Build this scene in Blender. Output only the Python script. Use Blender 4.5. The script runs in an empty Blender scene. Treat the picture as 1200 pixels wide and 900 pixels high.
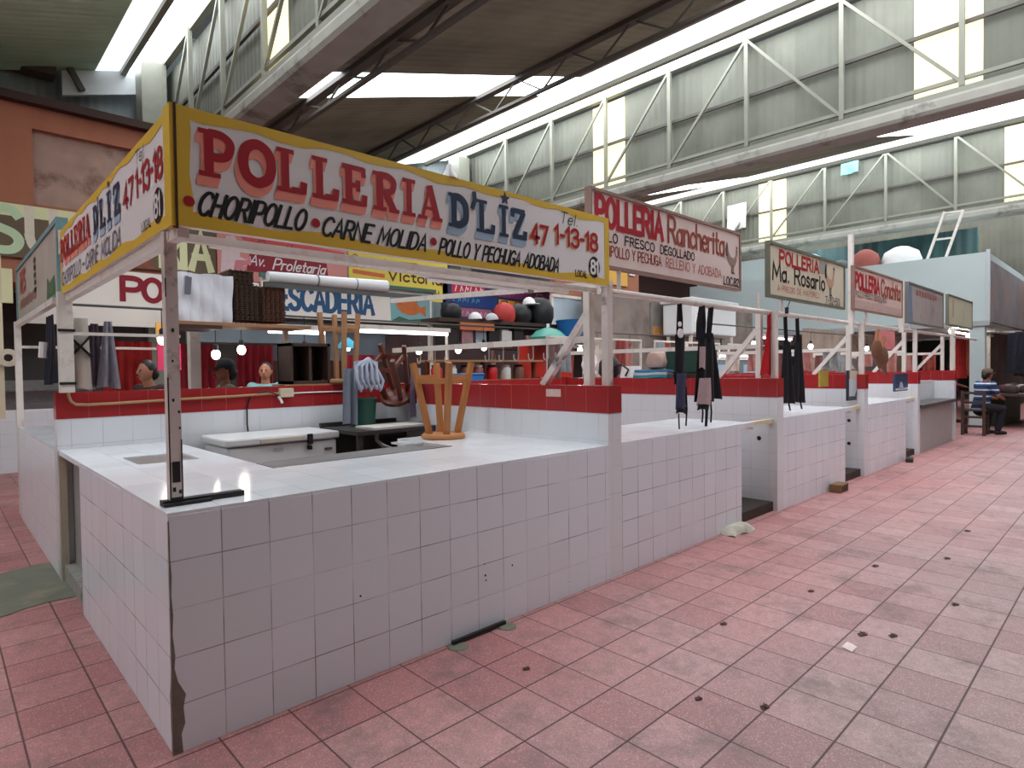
import bpy, bmesh, math, random
from mathutils import Vector, Matrix
random.seed(11)
SC = bpy.context.scene
COL = SC.collection
PI = math.pi
V = Vector

# ------------------------------------------------------------------ camera
cam_d = bpy.data.cameras.new('camera')
cam = bpy.data.objects.new('camera', cam_d)
COL.objects.link(cam)
cam_d.sensor_width = 36.0
cam_d.lens = 711.4 / 1200 * 36
cam_d.clip_end = 200
yaw, pitch, roll = math.radians(43.69), math.radians(-1.328), math.radians(-0.746)
fw = V((math.sin(yaw)*math.cos(pitch), math.cos(yaw)*math.cos(pitch), math.sin(pitch)))
rt = V((math.cos(yaw), -math.sin(yaw), 0))
up = rt.cross(fw)
r2 = rt*math.cos(roll) + up*math.sin(roll)
u2 = -rt*math.sin(roll) + up*math.cos(roll)
cam.matrix_world = Matrix(((r2.x, u2.x, -fw.x, -0.6803), (r2.y, u2.y, -fw.y, -2.7531), (r2.z, u2.z, -fw.z, 1.5682), (0, 0, 0, 1)))
SC.camera = cam

# ------------------------------------------------------------------ light
SKYLIGHT = 5.0         # strength of the roof glazing and the added roof bands
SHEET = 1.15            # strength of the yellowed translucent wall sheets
SC.view_settings.view_transform = 'Standard'
SC.view_settings.look = 'None'
SC.view_settings.gamma = 1.0
SC.view_settings.exposure = 0.62
SC.view_settings.use_curve_mapping = False
SC.cycles.use_denoising = True
SC.cycles.max_bounces = 6
SC.cycles.diffuse_bounces = 4
SC.cycles.glossy_bounces = 3
SC.cycles.transparent_max_bounces = 8
SC.cycles.sample_clamp_indirect = 6
SC.cycles.caustics_reflective = False
SC.cycles.caustics_refractive = False
w = bpy.data.worlds.new('overcast_sky')
SC.world = w
w.use_nodes = True
w.node_tree.nodes['Background'].inputs[0].default_value = (0.86, 0.93, 1.0, 1)
w.node_tree.nodes['Background'].inputs[1].default_value = 0.05

# ------------------------------------------------------------------ mesh helpers
ORG = {}
def thing(name, label, cat, loc=(0, 0, 0), group=None, kind=None):
    o = bpy.data.objects.new(name, None)
    COL.objects.link(o)
    o.empty_display_size = 0.1
    o.location = loc
    ORG[o] = V(loc)
    return tag(o, label, cat, group, kind)

def tag(o, label=None, cat=None, group=None, kind=None):
    if label: o['label'] = label
    if cat: o['category'] = cat
    if group: o['group'] = group
    if kind: o['kind'] = kind
    return o

class MB:
    """collects faces in world metres; build() links them as one mesh object"""
    def __init__(s):
        s.v = []; s.f = []
    def add(s, vs, fs):
        n = len(s.v)
        s.v += [V(p) for p in vs]
        s.f += [tuple(i + n for i in q) for q in fs]
        return s
    def box(s, x0, x1, y0, y1, z0, z1):
        p = [(x, y, z) for z in (z0, z1) for y in (y0, y1) for x in (x0, x1)]
        return s.add(p, [(0, 2, 3, 1), (4, 5, 7, 6), (0, 1, 5, 4), (2, 6, 7, 3), (0, 4, 6, 2), (1, 3, 7, 5)])
    def obox(s, c, size, R=None):
        R = R or Matrix.Identity(3)
        c = V(c)
        p = [c + R @ V((x*size[0]/2, y*size[1]/2, z*size[2]/2)) for z in (-1, 1) for y in (-1, 1) for x in (-1, 1)]
        return s.add(p, [(0, 2, 3, 1), (4, 5, 7, 6), (0, 1, 5, 4), (2, 6, 7, 3), (0, 4, 6, 2), (1, 3, 7, 5)])
    def bar(s, a, b, w, h=None):
        """square bar from a to b"""
        a, b = V(a), V(b); h = h or w
        d = b - a; L = d.length; d.normalize()
        ref = V((0, 0, 1)) if abs(d.z) < .9 else V((1, 0, 0))
        x = d.cross(ref).normalized(); y = x.cross(d)
        R = Matrix((x, d, y)).transposed()
        return s.obox((a + b)/2, (w, L, h), R)
    def tube(s, pts, r, n=8, caps=True):
        pts = [V(p) for p in pts]
        rings = []
        prev = None
        for i, p in enumerate(pts):
            d = (pts[min(i+1, len(pts)-1)] - pts[max(i-1, 0)]).normalized()
            if prev is None:
                ref = V((0, 0, 1)) if abs(d.z) < .9 else V((1, 0, 0))
                x = d.cross(ref).normalized()
            else:
                x = (prev - d*prev.dot(d)).normalized()
            prev = x
            y = d.cross(x)
            rr = r[i] if isinstance(r, (list, tuple)) else r
            rings.append([p + x*rr*math.cos(2*PI*k/n) + y*rr*math.sin(2*PI*k/n) for k in range(n)])
        vs = [q for R in rings for q in R]; fs = []
        for i in range(len(rings)-1):
            for k in range(n):
                a, b = i*n+k, i*n+(k+1) % n
                fs.append((a, b, b+n, a+n))
        if caps:
            fs.append(tuple(range(n-1, -1, -1))); fs.append(tuple((len(rings)-1)*n + k for k in range(n)))
        return s.add(vs, fs)
    def lathe(s, c, prof, n=20, axis=None, caps=True):
        """prof: (radius, height) pairs about a vertical axis through c"""
        c = V(c); R = axis or Matrix.Identity(3)
        vs = [c + R @ V((r*math.cos(2*PI*k/n), r*math.sin(2*PI*k/n), h)) for r, h in prof for k in range(n)]
        fs = []
        for i in range(len(prof)-1):
            for k in range(n):
                a, b = i*n+k, i*n+(k+1) % n
                fs.append((a, b, b+n, a+n))
        if caps:
            fs.append(tuple(range(n-1, -1, -1))); fs.append(tuple((len(prof)-1)*n + k for k in range(n)))
        return s.add(vs, fs)
    def ball(s, c, r, n=12, m=8):
        rx, ry, rz = r if isinstance(r, (tuple, list)) else (r, r, r)
        c = V(c); vs = [c + V((0, 0, -rz))]; fs = []
        for i in range(1, m):
            t = -PI/2 + PI*i/m
            vs += [c + V((rx*math.cos(t)*math.cos(2*PI*k/n), ry*math.cos(t)*math.sin(2*PI*k/n), rz*math.sin(t))) for k in range(n)]
        vs.append(c + V((0, 0, rz)))
        for k in range(n):
            fs.append((0, 1+(k+1) % n, 1+k))
            fs.append((len(vs)-1, 1+(m-2)*n+k, 1+(m-2)*n+(k+1) % n))
        for i in range(m-2):
            for k in range(n):
                a, b = 1+i*n+k, 1+i*n+(k+1) % n
                fs.append((a, b, b+n, a+n))
        return s.add(vs, fs)
    def prism(s, pts, off):
        """closed polygon of 3-D points pushed along off"""
        n = len(pts); pts = [V(p) for p in pts]; off = V(off)
        vs = pts + [p + off for p in pts]
        fs = [tuple(range(n-1, -1, -1)), tuple(range(n, 2*n))]
        fs += [(i, (i+1) % n, n+(i+1) % n, n+i) for i in range(n)]
        return s.add(vs, fs)
    def quad(s, a, b, c, d):
        return s.add([a, b, c, d], [(0, 1, 2, 3)])
    def grid(s, fn, nu, nv, thick=0.0):
        """sheet fn(u,v), u,v in 0..1, with optional thickness"""
        P = [[V(fn(i/nu, j/nv)) for i in range(nu+1)] for j in range(nv+1)]
        idx = lambda i, j: j*(nu+1)+i
        vs = [p for row in P for p in row]
        fs = [(idx(i, j), idx(i+1, j), idx(i+1, j+1), idx(i, j+1)) for j in range(nv) for i in range(nu)]
        if thick:
            N = len(vs); nrm = [V((0, 0, 0)) for _ in vs]
            for q in fs:
                m = (vs[q[1]]-vs[q[0]]).cross(vs[q[3]]-vs[q[0]])
                if m.length > 0:
                    m.normalize()
                for i in q: nrm[i] += m
            vs2 = [p - (n_.normalized() if n_.length else n_)*thick for p, n_ in zip(vs, nrm)]
            fs = fs + [tuple(i+N for i in reversed(q)) for q in fs[:]]
            e = [idx(i, 0) for i in range(nu+1)] + [idx(nu, j) for j in range(1, nv+1)] + [idx(i, nv) for i in range(nu-1, -1, -1)] + [idx(0, j) for j in range(nv-1, 0, -1)]
            for a, b in zip(e, e[1:]+e[:1]): fs.append((b, a, a+N, b+N))
            vs = vs + vs2
        return s.add(vs, fs)
    def build(s, name, mat, parent=None, smooth=False, bevel=0.0, base=None):
        if parent is not None:
            o0 = ORG[parent]
        else:
            lo = V((min(p.x for p in s.v), min(p.y for p in s.v), min(p.z for p in s.v)))
            hi = V((max(p.x for p in s.v), max(p.y for p in s.v), max(p.z for p in s.v)))
            o0 = V(base) if base else V(((lo.x+hi.x)/2, (lo.y+hi.y)/2, lo.z))
        me = bpy.data.meshes.new(name)
        me.from_pydata([tuple(p - o0) for p in s.v], [], s.f)
        me.materials.append(mat)
        bm = bmesh.new(); bm.from_mesh(me)
        if FIXN.get('on', True):
            bmesh.ops.recalc_face_normals(bm, faces=bm.faces)
        bm.to_mesh(me); bm.free()
        if smooth:
            for p in me.polygons: p.use_smooth = True
            try: me.set_sharp_from_angle(angle=math.radians(50))
            except Exception: pass
        me.update()
        o = bpy.data.objects.new(name, me); COL.objects.link(o)
        ORG[o] = V(o0)
        if parent is not None: o.parent = parent
        else: o.location = o0
        if bevel:
            b = o.modifiers.new('edge', 'BEVEL'); b.width = bevel; b.segments = 2; b.limit_method = 'ANGLE'
        return o
FIXN = {'on': True}

def kids(o): return [c for c in COL.objects if c.parent == o]
def dup(o, delta, label=None, group=None, rotz=None, name=None):
    """copy a thing, its parts and sub-parts, moved by delta"""
    def cp(q, par):
        c = q.copy(); COL.objects.link(c); ORG[c] = ORG[q].copy()
        if par is not None: c.parent = par
        for k in kids(q): cp(k, c)
        return c
    c = cp(o, None)
    c.location = o.location + V(delta)
    if rotz is not None: c.rotation_euler = (0, 0, rotz)
    if label: c['label'] = label
    if group: c['group'] = group
    return c

# ------------------------------------------------------------------ materials
def nt(name):
    m = bpy.data.materials.new(name); m.use_nodes = True
    n = m.node_tree; b = n.nodes['Principled BSDF']
    return m, n, b
def N(n, typ, **kw):
    x = n.nodes.new(typ)
    for k, v in kw.items():
        if k.startswith('i_'):
            x.inputs[int(k[2:]) if k[2:].isdigit() else k[2:]].default_value = v
        else: setattr(x, k, v)
    return x
def math_(n, op, a, b=None, c=None):
    x = n.nodes.new('ShaderNodeMath'); x.operation = op
    for i, q in enumerate((a, b, c)):
        if q is None: continue
        if isinstance(q, (int, float)): x.inputs[i].default_value = q
        else: n.links.new(q, x.inputs[i])
    return x.outputs[0]
def mixc(n, fac, a, b, typ='MIX'):
    x = n.nodes.new('ShaderNodeMix'); x.data_type = 'RGBA'; x.blend_type = typ
    for i, q in ((0, fac), (6, a), (7, b)):
        if isinstance(q, (int, float)): x.inputs[i].default_value = q
        elif isinstance(q, tuple): x.inputs[i].default_value = (*q[:3], 1)
        else: n.links.new(q, x.inputs[i])
    return x.outputs[2]
def srgb(r, g, b):
    f = lambda c: c/12.92 if c <= .04045 else ((c+.055)/1.055)**2.4
    return (f(r/255), f(g/255), f(b/255))
_M = {}
def M(name, col, rough=.6, var=.12, scale=9.0, metal=0.0, dirt=None, dirt_amt=.5, bump=0.0, spec=.4):
    """plain procedural surface: noise tint, optional wear blotches"""
    if name in _M: return _M[name]
    m, n, b = nt(name)
    tc = N(n, 'ShaderNodeTexCoord')
    nz = N(n, 'ShaderNodeTexNoise'); nz.inputs['Scale'].default_value = scale; nz.inputs['Detail'].default_value = 4
    n.links.new(tc.outputs['Object'], nz.inputs['Vector'])
    lo = tuple(c*(1-var) for c in col); hi = tuple(min(1, c*(1+var)) for c in col)
    c = mixc(n, nz.outputs['Fac'], lo, hi)
    if dirt:
        n2 = N(n, 'ShaderNodeTexNoise'); n2.inputs['Scale'].default_value = scale*.45; n2.inputs['Detail'].default_value = 8; n2.inputs['Roughness'].default_value = .7
        n.links.new(tc.outputs['Object'], n2.inputs['Vector'])
        rr = N(n, 'ShaderNodeMapRange'); rr.inputs[1].default_value = .53; rr.inputs[2].default_value = .68; rr.inputs[4].default_value = dirt_amt
        n.links.new(n2.outputs['Fac'], rr.inputs[0])
        c = mixc(n, rr.outputs[0], c, dirt)
    n.links.new(c, b.inputs['Base Color'])
    b.inputs['Roughness'].default_value = rough
    b.inputs['Metallic'].default_value = metal
    b.inputs['Specular IOR Level'].default_value = spec
    if bump:
        bp = N(n, 'ShaderNodeBump'); bp.inputs['Strength'].default_value = bump; bp.inputs['Distance'].default_value = .01
        n.links.new(nz.outputs['Fac'], bp.inputs['Height']); n.links.new(bp.outputs[0], b.inputs['Normal'])
    _M[name] = m
    return m
def GLOW(name, col, s):
    if name in _M: return _M[name]
    m, n, b = nt(name)
    b.inputs['Base Color'].default_value = (*col, 1)
    b.inputs['Emission Color'].default_value = (*col, 1)
    b.inputs['Emission Strength'].default_value = s
    _M[name] = m
    return m
def corr_(name, col, axis, pitch_, emit=0, dirt=None, rough=.6, patch=.12, ecol=None):
    """corrugated sheet: wave bump along a world axis, sheet to sheet tint, grime"""
    if name in _M: return _M[name]
    m, n, b = nt(name)
    g = N(n, 'ShaderNodeNewGeometry'); sp = N(n, 'ShaderNodeSeparateXYZ'); n.links.new(g.outputs['Position'], sp.inputs[0])
    a = sp.outputs['xyz'.index(axis)]
    wv = math_(n, 'SINE', math_(n, 'MULTIPLY', a, 2*PI/pitch_))
    sheet = math_(n, 'FLOOR', math_(n, 'DIVIDE', a, .95))
    wn = N(n, 'ShaderNodeTexWhiteNoise', noise_dimensions='1D'); n.links.new(sheet, wn.inputs['W'])
    c = mixc(n, wn.outputs['Value'], tuple(q*(1-patch) for q in col), tuple(min(1, q*(1+patch)) for q in col))
    if dirt:
        n2 = N(n, 'ShaderNodeTexNoise'); n2.inputs['Scale'].default_value = .9; n2.inputs['Detail'].default_value = 7
        n.links.new(g.outputs['Position'], n2.inputs['Vector'])
        rr = N(n, 'ShaderNodeMapRange'); rr.inputs[1].default_value = .4; rr.inputs[2].default_value = .8
        n.links.new(n2.outputs['Fac'], rr.inputs[0]); c = mixc(n, rr.outputs[0], c, dirt)
    n.links.new(c, b.inputs['Base Color'])
    b.inputs['Roughness'].default_value = rough
    bp = N(n, 'ShaderNodeBump'); bp.inputs['Strength'].default_value = .35; bp.inputs['Distance'].default_value = .02
    n.links.new(wv, bp.inputs['Height']); n.links.new(bp.outputs[0], b.inputs['Normal'])
    if emit:
        e = mixc(n, math_(n, 'MULTIPLY_ADD', wv, .12, .5), tuple(q*.86 for q in (ecol or col)), ecol or col)
        n.links.new(e, b.inputs['Emission Color']); b.inputs['Emission Strength'].default_value = emit
    _M[name] = m
    return m
def TILE(name, col, size, off, grout, gw, tint=.06, rough=.25, fade=.5, dirt=None):
    """glazed wall tiles laid on a world grid on any upright or level face; grout lines come and go with wear"""
    if name in _M: return _M[name]
    m, n, b = nt(name)
    g = N(n, 'ShaderNodeNewGeometry'); sp = N(n, 'ShaderNodeSeparateXYZ'); n.links.new(g.outputs['Position'], sp.inputs[0])
    sn = N(n, 'ShaderNodeSeparateXYZ'); n.links.new(g.outputs['True Normal'], sn.inputs[0])
    nx = math_(n, 'GREATER_THAN', math_(n, 'ABSOLUTE', sn.outputs[0]), .6)
    nz = math_(n, 'GREATER_THAN', math_(n, 'ABSOLUTE', sn.outputs[2]), .6)
    def lerp(f, p, q): return math_(n, 'ADD', math_(n, 'MULTIPLY', p, math_(n, 'SUBTRACT', 1.0, f)), math_(n, 'MULTIPLY', q, f))
    a = lerp(nx, sp.outputs[0], sp.outputs[1]); c_ = lerp(nz, sp.outputs[2], sp.outputs[1])
    ua = math_(n, 'DIVIDE', math_(n, 'SUBTRACT', a, off[0]), size[0]); ub = math_(n, 'DIVIDE', math_(n, 'SUBTRACT', c_, off[1]), size[1])
    def edge(t, s):
        fr = math_(n, 'SUBTRACT', t, math_(n, 'FLOOR', t))
        d = math_(n, 'MULTIPLY', math_(n, 'MINIMUM', fr, math_(n, 'SUBTRACT', 1.0, fr)), s)
        rr = N(n, 'ShaderNodeMapRange'); rr.inputs[1].default_value = gw*.4; rr.inputs[2].default_value = gw; rr.inputs[3].default_value = 1; rr.inputs[4].default_value = 0
        n.links.new(d, rr.inputs[0]); return rr.outputs[0]
    e = math_(n, 'MAXIMUM', edge(ua, size[0]), edge(ub, size[1]))
    cb = N(n, 'ShaderNodeCombineXYZ'); n.links.new(math_(n, 'FLOOR', ua), cb.inputs[0]); n.links.new(math_(n, 'FLOOR', ub), cb.inputs[1])
    wn = N(n, 'ShaderNodeTexWhiteNoise', noise_dimensions='3D'); n.links.new(cb.outputs[0], wn.inputs['Vector'])
    base = mixc(n, wn.outputs['Value'], tuple(q*(1-tint) for q in col), tuple(min(1, q*(1+tint)) for q in col))
    ns = N(n, 'ShaderNodeTexNoise'); ns.inputs['Scale'].default_value = 2.6; ns.inputs['Detail'].default_value = 5; n.links.new(g.outputs['Position'], ns.inputs['Vector'])
    rr = N(n, 'ShaderNodeMapRange'); rr.inputs[1].default_value = .38; rr.inputs[2].default_value = .62; rr.inputs[3].default_value = 1-fade; rr.inputs[4].default_value = 1
    n.links.new(ns.outputs['Fac'], rr.inputs[0])
    if dirt:
        r3 = N(n, 'ShaderNodeMapRange'); r3.inputs[1].default_value = .55; r3.inputs[2].default_value = .75; r3.inputs[4].default_value = .35
        n.links.new(ns.outputs['Fac'], r3.inputs[0]); base = mixc(n, r3.outputs[0], base, dirt)
    c = mixc(n, math_(n, 'MULTIPLY', e, rr.outputs[0]), base, grout)
    n.links.new(c, b.inputs['Base Color'])
    b.inputs['Roughness'].default_value = rough
    bp = N(n, 'ShaderNodeBump'); bp.inputs['Strength'].default_value = .25; bp.inputs['Distance'].default_value = .002
    n.links.new(math_(n, 'SUBTRACT', 1.0, e), bp.inputs['Height']); n.links.new(bp.outputs[0], b.inputs['Normal'])
    _M[name] = m
    return m

def floor_mat():
    """pink terrazzo squares: joints on a 30.5 cm grid, pale chips, worn grey and fresh red areas"""
    m, n, b = nt('terrazzo_floor')
    g = N(n, 'ShaderNodeNewGeometry'); sp = N(n, 'ShaderNodeSeparateXYZ'); n.links.new(g.outputs['Position'], sp.inputs[0])
    S = .305
    ua = math_(n, 'DIVIDE', math_(n, 'SUBTRACT', sp.outputs[0], .175), S); ub = math_(n, 'DIVIDE', math_(n, 'ADD', sp.outputs[1], .033), S)
    def edge(t, gw):
        fr = math_(n, 'SUBTRACT', t, math_(n, 'FLOOR', t))
        d = math_(n, 'MULTIPLY', math_(n, 'MINIMUM', fr, math_(n, 'SUBTRACT', 1.0, fr)), S)
        rr = N(n, 'ShaderNodeMapRange'); rr.inputs[1].default_value = gw*.45; rr.inputs[2].default_value = gw; rr.inputs[3].default_value = 1; rr.inputs[4].default_value = 0
        n.links.new(d, rr.inputs[0]); return rr.outputs[0]
    e = math_(n, 'MAXIMUM', edge(ub, .0058), math_(n, 'MULTIPLY', edge(ua, .0054), .9))
    cb = N(n, 'ShaderNodeCombineXYZ'); n.links.new(math_(n, 'FLOOR', ua), cb.inputs[0]); n.links.new(math_(n, 'FLOOR', ub), cb.inputs[1])
    wn = N(n, 'ShaderNodeTexWhiteNoise', noise_dimensions='3D'); n.links.new(cb.outputs[0], wn.inputs['Vector'])
    big = N(n, 'ShaderNodeTexNoise'); big.inputs['Scale'].default_value = .55; big.inputs['Detail'].default_value = 4; n.links.new(g.outputs['Position'], big.inputs['Vector'])
    # the walked middle of the aisle is greyer, the strip along the counters stays red
    yy = N(n, 'ShaderNodeMapRange'); yy.inputs[1].default_value = -.2; yy.inputs[2].default_value = -2.0; yy.inputs[3].default_value = 0; yy.inputs[4].default_value = 1
    n.links.new(sp.outputs[1], yy.inputs[0])
    worn = math_(n, 'ADD', math_(n, 'MULTIPLY', yy.outputs[0], .75), math_(n, 'MULTIPLY', math_(n, 'SUBTRACT', big.outputs['Fac'], .5), 1.1))
    worn = math_(n, 'MINIMUM', math_(n, 'MAXIMUM', worn, 0.0), 1.0)
    red = mixc(n, wn.outputs['Value'], srgb(166, 106, 106), srgb(190, 132, 131))
    gry = mixc(n, wn.outputs['Value'], srgb(146, 121, 121), srgb(170, 147, 145))
    c = mixc(n, worn, red, gry)
    vo = N(n, 'ShaderNodeTexVoronoi'); vo.inputs['Scale'].default_value = 135; n.links.new(g.outputs['Position'], vo.inputs['Vector'])
    sv = N(n, 'ShaderNodeSeparateColor'); n.links.new(vo.outputs['Color'], sv.inputs[0])
    chip = math_(n, 'MULTIPLY', math_(n, 'GREATER_THAN', sv.outputs[0], .72), math_(n, 'LESS_THAN', vo.outputs['Distance'], .42))
    c = mixc(n, math_(n, 'MULTIPLY', chip, .36), c, srgb(222, 200, 192))
    dk = math_(n, 'MULTIPLY', math_(n, 'LESS_THAN', sv.outputs[0], .25), math_(n, 'LESS_THAN', vo.outputs['Distance'], .42))
    c = mixc(n, math_(n, 'MULTIPLY', dk, .45), c, srgb(96, 70, 70))
    st = N(n, 'ShaderNodeTexNoise'); st.inputs['Scale'].default_value = 2.3; st.inputs['Detail'].default_value = 9; st.inputs['Roughness'].default_value = .72; n.links.new(g.outputs['Position'], st.inputs['Vector'])
    rs = N(n, 'ShaderNodeMapRange'); rs.inputs[1].default_value = .52; rs.inputs[2].default_value = .68; rs.inputs[4].default_value = .68
    n.links.new(st.outputs['Fac'], rs.inputs[0]); c = mixc(n, rs.outputs[0], c, srgb(104, 88, 88))
    md = N(n, 'ShaderNodeTexNoise'); md.inputs['Scale'].default_value = 11; md.inputs['Detail'].default_value = 6; md.inputs['Roughness'].default_value = .7; n.links.new(g.outputs['Position'], md.inputs['Vector'])
    rm = N(n, 'ShaderNodeMapRange'); rm.inputs[1].default_value = .35; rm.inputs[2].default_value = .7; rm.inputs[3].default_value = 0; rm.inputs[4].default_value = .42; n.links.new(md.outputs['Fac'], rm.inputs[0])
    c = mixc(n, math_(n, 'MULTIPLY', rm.outputs[0], math_(n, 'MULTIPLY_ADD', wn.outputs['Value'], .8, .4)), c, srgb(112, 96, 94))
    c = mixc(n, math_(n, 'MULTIPLY', e, .92), c, srgb(58, 34, 36))
    n.links.new(c, b.inputs['Base Color'])
    rg = N(n, 'ShaderNodeMapRange'); rg.inputs[3].default_value = .42; rg.inputs[4].default_value = .7; n.links.new(st.outputs['Fac'], rg.inputs[0])
    n.links.new(rg.outputs[0], b.inputs['Roughness'])
    b.inputs['Specular IOR Level'].default_value = .35
    bp = N(n, 'ShaderNodeBump'); bp.inputs['Strength'].default_value = .4; bp.inputs['Distance'].default_value = .003
    n.links.new(math_(n, 'SUBTRACT', 1.0, e), bp.inputs['Height']); n.links.new(bp.outputs[0], b.inputs['Normal'])
    return m

WT = TILE('white_wall_tile', srgb(226, 229, 236), (.2063, .2), (0, 0), srgb(140, 128, 130), .0034, fade=.85, tint=.03)
WTP = TILE('white_divider_tile', srgb(222, 224, 228), (.2063, .2), (.09, .03), srgb(190, 190, 194), .003, fade=.9, tint=.02)
TOP = TILE('white_counter_top', srgb(226, 228, 232), (.2063, .2063), (0, .02), srgb(196, 198, 202), .003, rough=.12, fade=.8)
RT = TILE('red_band_tile', srgb(158, 40, 42), (.2063, .4), (.0, 1.1), srgb(196, 108, 104), .0025, rough=.18, fade=.85)
WP = M('white_painted_steel', srgb(222, 214, 206), .45, .06, 14, dirt=srgb(120, 92, 74), dirt_amt=.35)
WPW = M('worn_white_steel', srgb(216, 204, 198), .45, .06, 8, dirt=srgb(34, 28, 28), dirt_amt=.9)
BLK = M('black_rubber_paint', srgb(30, 27, 28), .5)
STEEL = M('brushed_steel', srgb(150, 150, 152), .3, .15, 18, metal=.85)
GREYMET = M('grey_sheet_metal', srgb(128, 124, 124), .42, .25, 7, metal=.35, dirt=srgb(86, 80, 80))
WOOD = M('honey_wood', srgb(176, 116, 66), .45, .22, 6, bump=.1)
WOOD2 = M('pale_wood', srgb(168, 124, 88), .5, .2, 6)
WOOD3 = M('dark_red_wood', srgb(98, 44, 30), .35, .25, 5)
WOOD4 = M('dark_brown_wood', srgb(66, 48, 40), .5, .25, 5)
YEL = M('sign_yellow', srgb(224, 186, 66), .35, .08, 4)
SWHITE = M('sign_white', srgb(236, 232, 232), .3, .03, 3)
RED = M('sign_red', srgb(170, 22, 40), .4, .06, 5)
PINK = M('sign_pink', srgb(244, 150, 132), .45, .05, 5)
NAVY = M('sign_navy', srgb(34, 52, 78), .4, .08, 5)
PBLUE = M('sign_pale_blue', srgb(160, 184, 208), .45, .06, 5)
INK = M('sign_black', srgb(22, 20, 22), .4, .05, 5)

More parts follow.
